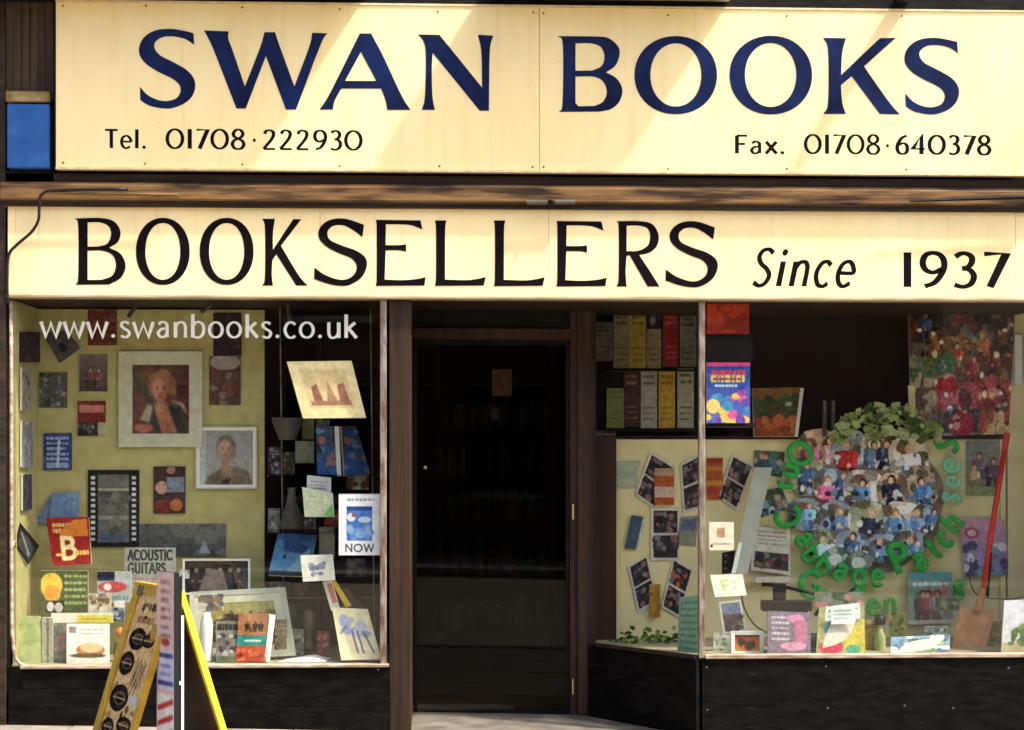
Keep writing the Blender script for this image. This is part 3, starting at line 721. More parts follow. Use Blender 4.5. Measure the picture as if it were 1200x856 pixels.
# left window
lw = MB().box(XL+.02, P(450, 0, 0).x, GY, GY+.006, ZSL+.01, Z_SOF).build('window', M['glass'], shop)
mb = MB()
pl = [P(x, y, 0) for x, y in ((13, 352), (13.5, 700), (15, 750), (18, 770), (25, 779), (34, 781.5))]
mb.tube(catmull(pl, k=4), .011, 8); mb.build('side_bar', M['sillmat'], lw, smooth=True)
MB().box(P(445.5, 0, 0).x, P(453, 0, 0).x, -.012, GY+.01, ZSL-.01, Z_SOF, .004).build('corner_bar', M['steel'], lw)
MB().box(P(24, 0, 0).x, P(456, 0, 0).x, -.02, GY+.02, P(240, 783, 0).z, P(240, 779, 0).z, .004).build('sill', M['sillmat'], lw)
for k, (a, b) in enumerate(((784, 806), (806.6, 829), (829.6, 868))):
    MB().box(P(26 if k == 0 else 10, 0, 0).x, P(456, 0, 0).x, -.002*k, .05, P(240, b, 0).z, P(240, a, 0).z, .0012).build('riser_board', M['riser'], shop)
MB().box(P(9, 0, 0).x, P(26, 0, 0).x, .018, .05, P(240, 868, 0).z, P(240, 781, 0).z).build('riser_end', M['black_paint'], shop)
# door post and return
MB().box(xP0, xP1, -.004, .13, -.1, Z_SOF, .006).build('door_post', M['post'], shop)
MB().box(xP0+.012, xP1-.001, .131, DY+.03, -.1, Z_SOF).build('return_panel', M['dark_timber'], shop)
# right side
zr1, zr2 = P(822, 770, GY).z, P(692, 752, .72).z
CR = Vector((xC, GY, 0)); JR = Vector((xJ2+.005, .72, 0))
spl = MB()
def splay(mb, a, b, z0, z1, t0, t1):
    d = (b-a).normalized(); n = Vector((-d.y, d.x, 0)); n = n if n.x < 0 else -n
    q0 = [a+n*t0, b+n*t0, b+n*t1, a+n*t1]
    mb.hexa([p+Vector((0, 0, z0)) for p in q0], [p+Vector((0, 0, z1)) for p in q0]); return mb
rw = MB().box(xC+.01, XR, GY, GY+.006, ZSR+.01, Z_SOF).build('window', M['glass'], shop)
sp = splay(MB(), CR, JR, ZSR+.01, Z_SOF, -.003, .003).build('side_window', M['glass'], shop)
MB().box(P(819, 0, 0).x, P(826, 0, 0).x, -.008, GY+.012, ZSR-.008, Z_SOF, .004).build('corner_bar', M['steel'], rw)
MB().box(P(826.2, 0, 0).x, XR, -.014, GY+.02, P(1000, 771.5, 0).z, P(1000, 766.5, 0).z, .004).build('sill', M['sillmat'], rw)
splay(MB(), CR+Vector((-.012, -.012, 0)), JR, ZSR-.010, ZSR+.010, .004, .035).build('sill', M['dark_timber'], sp)
MB().box(P(822.5, 0, 0).x, XR, .0, .05, -.15, P(1000, 771.8, 0).z, .003).build('riser', M['riser'], shop)
splay(MB(), CR+Vector((-.008, -.02, 0)), JR, -.15, ZSR-.011, .0, .03).build('splayed_riser', M['riser'], shop)
for px, py in ((828, 782), (968, 781), (1060, 827), (970, 830), (1117, 830), (1182, 783), (829, 832)):
    c = P(px, py, -.001); MB().face([c+Vector((.007*math.cos(a), 0, .007*math.sin(a))) for a in [2*math.pi*i/8 for i in range(8)]]).build('screw', M['screw'], shop)
for px, py in ((443, 785),):
    c = P(px, py, -.003); MB().face([c+Vector((.007*math.cos(a), 0, .007*math.sin(a))) for a in [2*math.pi*i/8 for i in range(8)]]).build('screw', M['screw'], shop)
# right end of the right window
MB().box(P(1292, 0, 0).x, XR+.1, -.01, .08, -.1, Z_SOF).build('end_post', M['post'], shop)
# door frame, door
MB().box(xJ1, xJ1+.045, DY-.005, DY+.06, -.05, Z_SOF).build('door_jamb', M['jamb'], shop)
MB().box(xJ1+.0455, xJ2+.03, DY-.03, DY+.05, -.05, Z_SOF).build('door_jamb', M['post'], shop)
MB().box(xJ0-.03, xJ0, DY-.01, DY+.06, -.05, Z_SOF).build('door_jamb', M['jamb'], shop)
zh0, zh1 = P(580, 398, DY).z, P(580, 385, DY).z
MB().box(xJ0, xJ1-.001, DY-.012, DY+.05, zh0, zh1, .003).build('door_head', M['jamb'], shop)
MB().box(xJ0, xJ1-.001, DY+.01, DY+.03, zh1+.001, Z_SOF).build('transom_panel', M['black_paint'], shop)
MB().box(xJ0-.02, xJ2, DY-.06, DY+.06, -.06, P(580, 840, DY).z, .01).build('threshold', M['dark_timber'], shop)
dx0, dx1 = xJ0+.003, xJ1-.003; dz0 = P(580, 839, DY).z+.004; dz1 = zh0-.003
zg0 = P(580, 833, DY).z
mb = MB(); st = .022
mb.box(dx0, dx0+st, DY+.005, DY+.045, dz0, dz1); mb.box(dx1-st, dx1, DY+.005, DY+.045, dz0, dz1)
mb.box(dx0+st, dx1-st, DY+.006, DY+.044, dz0, zg0); mb.box(dx0+st, dx1-st, DY+.006, DY+.044, dz1-.03, dz1)
door = mb.build('door', M['black_paint'], shop)
MB().box(dx0+st, dx1-st, DY+.02, DY+.026, zg0, dz1-.03).build('pane', M['darkglass'], door)
k_ = P(498, 548, DY-.03); MB().lathe([(.0, -.012), (.010, -.010), (.013, 0), (.010, .010), (0, .012)], k_, 12).build('knob', M['brass'], door, smooth=True)
for py in (600, 805): MB().tube([P(671.5, py-9, DY-.015), P(671.5, py+9, DY-.015)], .007, 8).build('hinge', M['brass'], door)
# doorway floor, ceilings
fl = sloped('doorway_floor', xP0, xC+.02, .006, DY+.02, -.003, M['step'], .03)
MB().box(XL, XR, .06, 1.4, Z_SOF+.002, Z_SOF+.06).build('soffit', M['dark_timber'], shop)
# ---- interior shell
room = thing('shop_room', 'dark shop interior behind the door and the display windows', 'room', (0, 3, 0))
MB().box(XL-.3, XR+.4, .9, 6.0, -.35, -.055).build('floor', M['shop_floor'], room)
MB().box(XL-.3, XR+.4, DY+.05, 6.0, -.2, .012).build('floor_boards', M['shop_floor'], room)
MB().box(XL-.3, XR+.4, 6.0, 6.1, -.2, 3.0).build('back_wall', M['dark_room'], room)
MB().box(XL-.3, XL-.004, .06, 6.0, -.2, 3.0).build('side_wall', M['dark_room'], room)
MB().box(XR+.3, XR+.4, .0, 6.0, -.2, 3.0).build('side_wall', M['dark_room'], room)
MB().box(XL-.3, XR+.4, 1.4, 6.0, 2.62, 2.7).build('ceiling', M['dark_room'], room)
# display beds (part of the front)
zbL = P(240, 779.5, 0).z
MB().box(XL+.012, xP0+.01, .05, 1.05, zbL-.03, zbL, ).build('display_floor', M['bed'], shop)
mb = MB(); zbR = ZSR-.003
q = [Vector((xC+.02, .05, zbR)), Vector((XR, .05, zbR)), Vector((XR, YB_R+.05, zbR)), Vector((JR.x+.03, YB_R+.05, zbR)), Vector((JR.x+.03, JR.y+.03, zbR))]
mb.face(q); mb.face([p-Vector((0, 0, .03)) for p in q][::-1])
for i in range(5): a, b = q[i], q[(i+1) % 5]; mb.face([a, a-Vector((0, 0, .03)), b-Vector((0, 0, .03)), b])
mb.build('display_floor', M['bed'], shop)
MB().box(xP1-.02, xP1-.005, .75, 1.1, -.05, Z_SOF).build('stall_wall', M['dark_timber'], shop)
# left board, right board
MB().box(P(8, 0, YB_L).x, P(310, 0, YB_L).x, YB_L, YB_L+.02, zbL+.001, Z_SOF-.01, .002).build('display_board', M['board_l'], shop)
MB().box(XL+.013, XL+.03, .07, YB_L-.002, zbL+.001, Z_SOF-.01).build('side_board', M['board_l'], shop)
MB().box(P(722, 0, YB_R).x, XR, YB_R, YB_R+.02, zbR+.001, P(900, 515, YB_R).z, .002).build('display_board', M['board_r'], shop)
MB().box(P(722, 0, YB_R).x-.01, XR, YB_R-.01, YB_R+.05, P(900, 514.9, YB_R).z, P(900, 511.5, YB_R).z, .003).build('board_capping', M['black'], shop)
MB().box(P(693, 0, 1.3).x, P(1068, 0, 1.3).x, 1.33, 1.36, zbR-.3, Z_SOF).build('dark_interior_sheet', M['dark_room'], shop)  # dark sheet put in for the unlit shop beyond the right window
MB().box(P(690, 0, .9).x, P(721, 0, YB_R).x, .95, .97, zbR-.4, P(700, 510, .95).z).build('dark_end_board', M['jamb'], shop)
for a, b, y_ in ((1172, 1178, 1.0), (1181, 1200, .98), (1201, 1260, .96)):
    MB().box(P(a, 0, y_).x, P(b, 0, y_).x, y_-.012, y_+.012, zbR+.001, P(1180, 352 if a > 1180 else 515, y_).z, .003).build('upright', M['post'] if a > 1200 else M['board_r'], shop)
MB().box(P(1189, 0, .93).x, P(1197, 0, .93).x, .92, .94, P(1190, 451, .93).z, P(1190, 393, .93).z).build('white_batten', M['white'], shop)
# glass shelves of the left window
for py, y0 in ((556, .34), (622, .30), (697, .36)):
    z = P(380, py, .6).z; e = thing('glass_shelf', {556: 'highest clear glass shelf in the left window', 622: 'middle glass shelf in the left window below the white leaflets', 697: 'lowest glass shelf in the left window above the leaning drawings'}[py], 'shelf', (P(375, 0, .5).x, .5, z), 'glass shelves in the left window')
    MB().box(P(312, 0, .45).x, P(437, 0, .45).x, y0+.0, .74, z-.004, z+.004, .001).build('plate', M['shelfglass'], e)
    for x in (314, 434): MB().tube([P(x, py+2, .74), P(x, py+2, .62)], .006).build('bracket', M['metal'], e)
for x in (328, 434):
    o = MB().tube([P(x, 352, .66), P(x+5, 772, .66)], .0045, 6).build('hanging_wire', M['steel'], None, origin=P(x+5, 772, .66)); tag(o, 'thin upright rod carrying the glass shelves, '+('beside the olive board' if x == 328 else 'beside the door post'), 'rod', 'shelf rods')
# website lettering on the glass
web = thing('website_lettering', 'white web address lettered across the top of the left window glass', 'lettering', P(233, 396, GY-.001))
write_px('www.swanbooks.co.uk', 48, 419, 395.3, 396.3, 27.5, GY-.0012, M['white_letter'], web, thin=.085, thick=.125, gap=.10)
# little window lights
for x, y, x2, y2 in ((160, 356, 150, 378), (248, 356, 236, 372), (337, 354, 340, 386)):
    e = thing('spotlight', {160: 'small pale spotlight above the framed portrait, leftmost of three', 248: 'small pale spotlight at the window top, middle of three', 337: 'small pale spotlight hanging right of the olive board'}[x], 'spotlight', P(x, 353, .3), 'window spotlights')
    MB().tube([P(x, 353, .3), P(x, y+4, .3)], .006, 6).build('stem', M['metal'], e)
    MB().tube([P(x, y+2, .3), P(x2, y2-6, .27)], [.009, .013], 8).build('lamp_head', M['clay'], e)
# ================================================================== LEFT WINDOW DISPLAY
BL = YB_L-.012
K = lambda *c: c
def speck(pal, n=26, r=(.03, .12), nz=14):
    return lambda c: c.blobs(n, pal, *r).noise(nz, 2)
def p_grey(c): c.blobs(40, [(40,44,46),(120,124,118),(70,74,72),(150,150,140)], .03, .10).noise(18, 2)
def p_title(bgc, tc, w='', extra=None):
    def f(c):
        c.a[:] = bgc
        c.lines(.12, .08, .88, .30, 2, tc, .7)
        if extra: extra(c)
        c.noise(8, 3)
    return f
slab('book', 'dark purple book pinned highest at the left edge of the olive board', 'book', (22, 389, 47, 425), [.12,.45,.45,.12], .012, speck([(40,32,40),(70,60,70),(25,22,30)]), 'covers pinned to the olive board', bg=(48,38,48))
slab('record_sleeve', 'grey card tilted like a diamond under the www lettering', 'card', [(49,390),(78,388),(95,408),(70,426)], BL, .006, lambda c: c.ell(.45,.62,.16,.16,(20,20,24)).noise(8,3), 'covers pinned to the olive board', bg=(78,76,82))
slab('book', 'grey speckled cover below the tilted grey card', 'book', (46, 437, 79, 478), BL, .010, p_grey, 'covers pinned to the olive board', bg=(84,88,84))
slab('book', 'brick red cover behind the web lettering, highest on the olive board', 'book', (103, 364, 137, 405), BL, .010, speck([(120,48,28),(96,40,26),(60,34,24)], 12), 'covers pinned to the olive board', bg=(112,44,26))
def p_pink(c):
    c.grad((122,104,100),(70,60,54)); c.rect(.1,.05,.9,.2,(108,96,92)); [c.person(x,.35,.5,(120,70,70)) for x in (.3,.6)]; c.noise(12,2)
slab('book', 'dusty pink and brown cover left of the framed portrait', 'book', (93, 416, 126, 459), BL, .012, p_pink, 'covers pinned to the olive board')
def p_redbw(c):
    c.a[:] = (118,34,22); c.rect(.05,.12,.95,.34,(196,120,100)); c.rect(0,.62,1,1,(36,32,30)); c.blobs(10,[(190,186,170),(90,84,76)],.05,.12,(0,.66,1,1)); c.rect(.72,.62,1,1,(170,168,130)); c.noise(12,2)
slab('book', 'red cover with white band and crowd, beside the framed portrait', 'book', (91, 470, 124, 511), BL, .014, p_redbw, 'covers pinned to the olive board')
def p_bluedvd(c):
    c.a[:] = (40,62,120); c.lines(.1,.06,.9,.92,6,(150,170,205),.5); c.rect(.1,.80,.9,.95,(130,150,190)); c.line(.55,.2,.5,.9,.06,(190,205,225)); c.noise(14,2)
slab('disc_case', 'blue disc case with pale lettering below the grey speckled cover', 'disc case', (51, 508, 84, 551), BL, .016, p_bluedvd, 'covers pinned to the olive board', body=M['black'], bg=(40,62,120))
slab('book', 'near black cover behind the letters oo of the web address', 'book', (250, 367, 283, 417), BL, .010, speck([(34,26,34),(20,18,22),(60,40,50)], 12), 'covers pinned to the olive board', bg=(30,24,32))
def p_whitetop(c):
    c.a[:] = (92,60,44); c.ell(.5,.12,.48,.16,(150,146,136)); c.blobs(16,[(110,64,50),(70,66,54),(60,40,34),(120,110,90)],.08,.18,(.1,.35,.9,.95)); c.noise(12,2)
slab('book', 'brown cover with a white top right of the framed portrait', 'book', (245, 418, 282, 475), BL, .012, p_whitetop, 'covers pinned to the olive board')
def p_collage(c):
    c.a[:] = (70,40,36); c.ell(.25,.45,.2,.14,(196,150,130)); c.ell(.3,.85,.3,.15,(120,50,44)); c.rect(.42,.22,.98,.55,(120,134,150)); c.ell(.72,.82,.2,.13,(190,110,60)); c.rect(0,0,1,.15,(60,40,44)); c.ell(.55,.08,.14,.08,(170,120,110)); c.noise(14,2)
slab('book', 'cover collage of faces in dark red right of the film strip frame', 'book', (180, 547, 217, 602), BL, .016, p_collage, 'covers pinned to the olive board', body=M['black'])
# portraits: invented sitters
def p_lady(c):
    c.grad((92,52,48),(112,74,58)); c.blobs(26,[(104,60,56),(82,44,44),(116,76,62),(92,78,62)],.08,.2)
    c.poly([(.08,1),(.16,.74),(.34,.60),(.5,.56),(.72,.58),(.94,.74),(1,1)],(56,56,44)); c.poly([(.38,.56),(.60,.54),(.70,.78),(.80,1),(.52,1),(.42,.74)],(178,116,86))
    c.poly([(.14,.80),(.26,.58),(.36,.60),(.30,.84)],(176,160,136)); c.poly([(.62,.5),(.84,.58),(.98,.74),(.9,.56)],(184,164,134))
    c.ell(.20,.92,.17,.07,(176,100,80)); c.ell(.12,.89,.06,.03,(186,112,90))
    for k, (x, y, r_) in enumerate(((.40,.22,.12),(.54,.17,.14),(.66,.26,.12),(.70,.38,.08),(.36,.32,.09),(.50,.26,.16))): c.ell(x,y,r_,r_*.8,((150,104,70),(164,118,80))[k % 2])
    c.ell(.49,.37,.135,.165,(196,128,100)); c.ell(.50,.53,.07,.07,(176,108,84)); c.a = soften(c.a, 4)
    c.ell(.44,.345,.026,.011,(66,42,38)); c.ell(.55,.345,.026,.011,(66,42,38)); c.line(.41,.318,.47,.312,.008,(110,74,54)); c.line(.52,.312,.58,.318,.008,(110,74,54)); c.ell(.495,.405,.02,.016,(170,100,78)); c.ell(.495,.455,.05,.011,(136,56,50))
    c.a = soften(c.a, 1); c.tone(.42,.34,.10,.12,22).tone(.60,.42,.08,.16,-26).tone(.62,.85,.16,.2,-20).tone(.45,.66,.1,.1,16).tone(.9,.2,.4,.4,-16); c.noise(8,2)
framed('framed_portrait', 'large cream framed colour portrait of a person, on the olive board', (139, 412, 237, 524), [YB_L-.03]*4, .028, p_lady, M['frame_w'], M['frame_w'], .052, .026)
def p_elder(c):
    c.grad((146,150,146),(164,162,156)); c.rect(0,0,.12,1,(172,186,182))
    c.poly([(.08,1),(.16,.84),(.36,.72),(.5,.68),(.68,.66),(.9,.74),(1,1)],(116,102,88)); c.poly([(.40,.66),(.52,.62),(.62,.68),(.58,.86),(.44,.86)],(160,124,100))
    c.ell(.49,.29,.185,.21,(112,108,98)); c.ell(.49,.36,.145,.19,(178,142,114)); c.ell(.49,.58,.075,.09,(158,122,98)); c.ell(.345,.38,.02,.04,(160,124,100)); c.ell(.635,.38,.02,.04,(160,124,100)); c.a = soften(c.a, 3)
    c.ell(.43,.345,.024,.011,(64,50,44)); c.ell(.55,.345,.024,.011,(64,50,44)); c.line(.39,.31,.465,.305,.010,(100,88,74)); c.line(.515,.305,.59,.31,.010,(100,88,74)); c.ell(.49,.41,.02,.018,(150,112,90)); c.ell(.49,.465,.05,.012,(132,84,70))
    c.a = soften(c.a, 1); c.tone(.42,.30,.10,.10,20).tone(.60,.42,.06,.16,-26).tone(.3,.9,.12,.14,-16).tone(.7,.8,.12,.1,14); [c.line(.5+.05*k,.72+.02*k,.36+.08*k,1,.01,(92,80,70)) for k in range(6)]; c.poly([(.42,.92),(.58,.88),(.54,1),(.4,1)],(50,44,44)); c.noise(7,2)
framed('portrait_print', 'smaller portrait of a grey haired person with pale background, on the olive board', (229, 500, 301, 573), [YB_L-.025]*4, .008, p_elder, M['frame_w'], M['white'], .016, .018)
def p_film(c):
    c.a[:] = (20,24,24); c.rect(.2,.06,.8,.94,(104,106,96)); c.rect(.2,.28,.8,.36,(66,70,70)); c.rect(.2,.24,.8,.27,(176,176,140)); c.rect(.2,.60,.8,.65,(140,144,138)); c.rect(.22,.82,.78,.92,(70,96,120))
    for i in range(12):
        y = .08+i*.073; c.rect(.06,y,.145,y+.04,(214,218,214)); c.rect(.855,y,.94,y+.04,(214,218,214))
    c.blobs(10,[(120,118,104),(84,88,84)],.05,.15,(.25,.3,.75,.9)); c.noise(9,2)
slab('filmstrip_picture', 'black photo frame edged like a strip of film', 'picture frame', (103, 551, 163, 641), BL, .018, p_film, body=M['black'])
slab('card', 'light blue card leaning left behind the red book', 'card', [(58,582),(78,577),(64,616),(41,612)], BL-.01, .003, lambda c: c.noise(8,3), bg=(96,122,156))
slab('card', 'larger upright light blue card behind the red book', 'card', [(60,578),(93,577),(92,612),(58,614)], BL-.02, .003, lambda c: (c.rect(.75,.3,.9,.6,(120,160,180)), c.noise(8,3)), bg=(104,136,176))
def p_bred(c):
    c.a[:] = (150,26,14); c.lines(.12,.10,.62,.34,2,(236,190,96),.7); c.poly([(.62,.06),(.95,.04),(.96,.40),(.3,.42),(.25,.32)],(216,120,30)); c.text('B',.26,.42,.66,.86,(240,222,150),.2); c.lines(.6,.68,.95,.82,1,(236,190,96),.8); c.rect(.12,.74,.3,.8,(236,190,96)); c.noise(8,3)
slab('book', 'bright red book with a big ornamental B, leaning at the left', 'book', [(54,607),(104,606),(107,661),(62,664)], [.40,.40,.34,.34], .02, p_bred)
slab('poster', 'wide grey landscape print pinned low on the olive board', 'print', (163, 614, 265, 652), BL, .003, lambda c: (c.grad((98,102,98),(74,78,76)), c.blobs(14,[(84,88,88),(110,112,104)],.05,.2), c.poly([(.68,.9),(.75,.5),(.82,.92)],(150,164,176)), c.noise(9,2)), bg=(90,94,90))
def p_ac(c):
    c.a[:] = (176,178,160); c.text('ACOUSTIC',.07,.06,.93,.30,(46,50,48),.18); c.text('GUITARS',.07,.38,.80,.62,(60,64,60),.18); c.lines(.1,.7,.9,.94,2,(190,120,110),.3); c.noise(6,3)
slab('guitar_card', 'pale card lettered ACOUSTIC GUITARS under the film strip frame', 'card', (146, 642, 206, 690), [.42]*4, .003, p_ac, blur=0, pitch=.003)
def p_union(c):
    c.a[:] = (170,176,170); c.rect(0,0,.5,.25,(24,28,60)); c.ell(.45,.42,.42,.15,(196,60,60)); c.ell(.3,.42,.12,.1,(236,220,210)); c.lines(.05,.62,.9,.8,1,(110,150,160),.7); c.rect(0,.86,1,1,(150,110,70)); c.rect(.5,.8,.8,1,(230,230,220)); c.noise(12,2)
slab('book', 'red, white and blue paperback left of the acoustic guitars card', 'book', (114, 670, 154, 713), [.30]*4, .014, p_union)
def p_cup(c):
    c.a[:] = (80,98,44); c.lines(.5,.05,.98,.85,5,(176,190,110),.4); c.ell(.22,.35,.24,.30,(246,206,70)); c.ell(.24,.55,.18,.2,(250,170,60)); c.rect(.1,.72,.5,1,(40,36,30)); c.ell(.2,.86,.08,.12,(236,232,224)); c.ell(.38,.88,.09,.12,(220,210,200)); c.noise(12,2)
slab('book', 'green paperback with a glowing yellow dome, below the red book', 'book', (48, 669, 103, 718), [.30]*4, .016, p_cup)
for (x0, y0, x1, y1, Y, t, bgc, pal, nm, lab) in (
    (104, 696, 130, 719, .24, .012, (196,186,150), [(120,90,60),(220,214,190)], 'postcard', 'small buff postcard above the cream and yellow strip'),
    (128, 712, 146, 728, .26, .010, (60,84,100), [(150,170,180),(40,50,60)], 'postcard', 'small slate blue postcard left of the amber board top'),
    (206, 668, 222, 692, .44, .010, (190,196,176), [(110,120,110),(220,220,210)], 'postcard', 'little pale card between the poster board and the group photograph'),
    (232, 696, 262, 716, .20, .008, (206,204,184), [(140,120,90),(90,100,110)], 'postcard', 'small cream postcard above the white paper roll'),
    (322, 726, 336, 776, .24, .016, (120,110,84), [(70,60,44),(160,150,120)], 'book', 'narrow brown book behind the slim white block'),
    (340, 738, 356, 774, .30, .012, (96,100,80), [(60,60,50),(150,150,130)], 'book', 'small olive book standing before the tall vase'),
    (372, 740, 386, 770, .26, .012, (110,50,40), [(60,30,26),(170,110,90)], 'book', 'small dark red book left of the cream drawing')):
    slab(nm, lab, nm, (x0, y0, x1, y1), [Y]*4, t, (lambda pal: lambda c: (c.blobs(16, pal, .08, .2), c.lines(.1, .08, .9, .25, 2, pal[-1], .5), c.noise(10, 2)))(pal), bg=bgc)
for (x0, y0, x1, y1, Y, t, bgc, pal, nm, lab) in (
    (371, 492, 386, 499, .5, .01, (120,118,90), [(90,90,70)], 'card', 'tiny olive card peeping between the etching and the blue books'),
    (314, 524, 330, 556, .66, .012, (40,44,52), [(90,96,110),(150,150,150)], 'book', 'small dark book standing under the grey bowl'),
    (332, 530, 345, 556, .62, .012, (74,60,48), [(130,110,80),(60,50,40)], 'book', 'small brown book right of the dark one under the bowl'),
    (406, 556, 432, 574, .5, .008, (150,140,120), [(110,60,50),(180,176,160)], 'card', 'buff card above the blue picture notice'),
    (380, 598, 397, 618, .45, .010, (110,30,26), [(160,60,50),(70,20,20)], 'book', 'small maroon book left of the blue picture notice'),
    (314, 596, 328, 621, .60, .012, (120,122,112), [(90,92,84),(170,170,160)], 'card', 'small grey card left of the tapering grey vase'),
    (354, 604, 370, 621, .52, .012, (84,84,80), [(140,140,130),(50,50,50)], 'card', 'small grey photo card right of the tapering grey vase'),
    (406, 655, 428, 676, .55, .010, (44,40,38), [(90,80,70),(120,110,100)], 'card', 'dim brown card directly below the blue picture notice'),
    (316, 682, 340, 698, .60, .012, (60,66,60), [(110,116,104),(40,44,40)], 'book', 'dim green book low on the glass shelf, left end'),
    (344, 684, 362, 698, .62, .012, (86,70,54), [(130,110,86),(50,40,32)], 'book', 'dim tan book low on the glass shelf, right of the green one')):
    slab(nm, lab, nm, (x0, y0, x1, y1), [Y]*4, t, (lambda pal: lambda c: (c.blobs(14, pal, .08, .2), c.lines(.1, .1, .9, .3, 2, pal[-1], .5), c.noise(10, 2)))(pal), bg=bgc)
# things on the left side wall
for lab, (y0, y1), Ys, pal, nm in (('patterned black and white sleeve on the side wall, upper', (432, 482), (.14, .36), [(40,40,36),(150,146,130),(90,90,80)], 'book'),
        ('pale grey sleeve on the side wall between two dark ones', (494, 548), (.14, .40), [(150,156,160),(120,126,130),(170,172,170)], 'book'),
        ('slim navy and black box on the side wall', (556, 598), (.16, .38), [(26,26,34),(60,64,84)], 'book')):
    xw = XL+.034
    mb = MB(); z0 = P(24, y1, .25).z; z1 = P(24, y0, .25).z
    b = mb.box(xw, xw+.014, Ys[0], Ys[1], z0, z1, .002).build(nm, M['offwhite'], None, origin=(xw, sum(Ys)/2, z0)); tag(b, lab, 'book', 'covers on the left side wall')
    _seed[0] += 1
    grid_print('cover', [Vector((xw+.0145, Ys[0], z1)), Vector((xw+.0145, Ys[1], z1)), Vector((xw+.0145, Ys[1], z0)), Vector((xw+.0145, Ys[0], z0))], .001, speck(pal, 24), b, _seed[0], bg=pal[1])
slab('book', 'dark angled book with pale stripe at the far left edge', 'book', [(23,612),(46,640),(33,662),(17,640)], [.14,.5,.3,.05], .012, lambda c: (c.rect(.1,.2,.9,.85,(60,66,70)), c.line(.2,.3,.8,.7,.12,(140,146,140)), c.noise(8,2)), bg=(22,22,24))
# pictures low in the window
def p_crowd(c):
    c.a[:] = (40,34,32); [c.person(x,.15,.8,(70,60,58),(150,130,116),(30,26,24)) for x in (.12,.3,.5,.7,.9)]; c.poly([(.2,1),(.36,.2),(.6,.3),(.7,1)],(130,118,104)); c.noise(9,2)
framed('framed_photograph', 'thin white framed dark group photograph above the large pale mount', (214, 655, 293, 697), [.46,.46,.40,.40], .012, p_crowd, M['white'], None, 0, .012)
def p_cottage(c):
    c.grad((158,150,86),(130,124,70)); c.blobs(22,[(110,92,50),(86,74,40),(170,160,100),(60,52,34)],.03,.10,(0,.25,1,.8)); [c.person(x,.25,.4,(60,50,44),(120,96,76)) for x in (.3,.5,.8)]; c.noise(9,2)
framed('mounted_print', 'large print in a wide pale grey mount, leaning at the window centre', [(222,694),(334,688),(347,768),(224,776)], [.34,.34,.22,.22], .030, p_cottage, M['frame_g'], M['frame_w'], .045, .016)
def p_boats(c):
    c.a[:] = (128,122,106); c.lines(.05,.05,.95,.25,1,(40,40,44),.8); c.blobs(22,[(60,60,62),(180,180,176),(100,98,96)],.05,.12,(.05,.35,.95,.95)); c.rect(0,.86,1,1,(96,110,80)); c.noise(10,2)
slab('booklet', 'grey photographic booklet leaning between the white roll and brown book', 'booklet', (253, 728, 284, 776), [.16,.16,.10,.10], .008, p_boats)
def p_egypt(c):
    c.a[:] = (176,116,70); [c.person(x,.16,.22,(50,40,36),(110,70,50)) for x in (.35,.55,.75)]; c.rect(0,.45,1,.68,(40,140,130)); c.lines(.25,.52,.8,.62,1,(230,236,220),.5); c.rect(0,.68,1,1,(196,76,46)); c.blobs(10,[(220,120,80),(140,50,36)],.05,.1,(0,.72,1,1)); c.noise(9,2)
slab('book', 'thick brown book with teal band and orange foot', 'book', [(280,719),(315,719),(312,776),(276,775)], [.15,.13,.08,.10], .03, p_egypt)
MBk = MB().hexa([P(316,720,.12), P(323,721,.14), P(316,776,.10), P(310,776,.08)], [P(316,720,.17), P(323,721,.19), P(316,776,.15), P(310,776,.13)])
tag(MBk.build('notepad', M['white'], None, origin=P(313,776,.1)), 'slim white block standing against the brown and teal book', 'notepad')
o = MB().lathe([(.0,0),(.034,.0),(.036,.01),(.036,.22),(.030,.25),(.024,.262),(.024,.28),(0,.283)], P(242,775.5,.16), 20).build('white_roll', M['white'], None, origin=P(242,775.5,.16), smooth=True); tag(o, 'upright white paper roll behind the yellow edged board', 'paper roll')
# bottom-left row
mb = MB().hexa([P(20,778,.10), P(48,779,.10), P(48,722,.16), P(20,722,.16)], [P(20,778,.13), P(48,779,.13), P(48,722,.19), P(20,722,.19)])
fo = mb.build('green_folder', M['leaf2'], None, origin=P(34,778,.12)); tag(fo, 'yellow green folder standing in the lower left window corner', 'folder')
slab('spine_book', 'pale striped book just right of the green folder', 'book', (49, 724, 62, 778), [.14]*4, .03, lambda c: (c.rect(.4,0,.62,1,(120,116,96)), c.noise(14,2)), bg=(170,170,140))
slab('cook_book', 'rusty grey booklet left of the white bun book', 'booklet', (61, 730, 79, 778), [.15]*4, .01, lambda c: (c.blobs(10,[(190,120,90),(110,112,104),(170,166,150)],.1,.3), c.noise(14,2)), bg=(128,124,112))
def p_bun(c):
    c.a[:] = (232,232,214); c.rect(.06,.08,.22,.24,(150,130,140)); c.lines(.3,.1,.9,.3,2,(170,176,190),.4); c.ell(.56,.66,.34,.16,(196,130,66)); c.ell(.58,.60,.26,.12,(244,196,140)); c.ell(.5,.80,.42,.06,(90,80,50)); c.rect(0,.9,1,1,(244,214,190)); c.noise(6,2)
slab('cook_book', 'white cookery book with a golden bun on its cover', 'book', (78, 731, 128, 778), [.12,.12,.09,.09], .018, p_bun)
slab('card_strip', 'cream and yellow strip card above the white bun book', 'card', (60, 719, 132, 730), [.17]*4, .02, lambda c: (c.rect(.42,.2,1,1,(226,212,74)), c.lines(.5,.4,.9,.8,1,(190,160,30),.5), c.noise(5,2)), bg=(236,234,206))
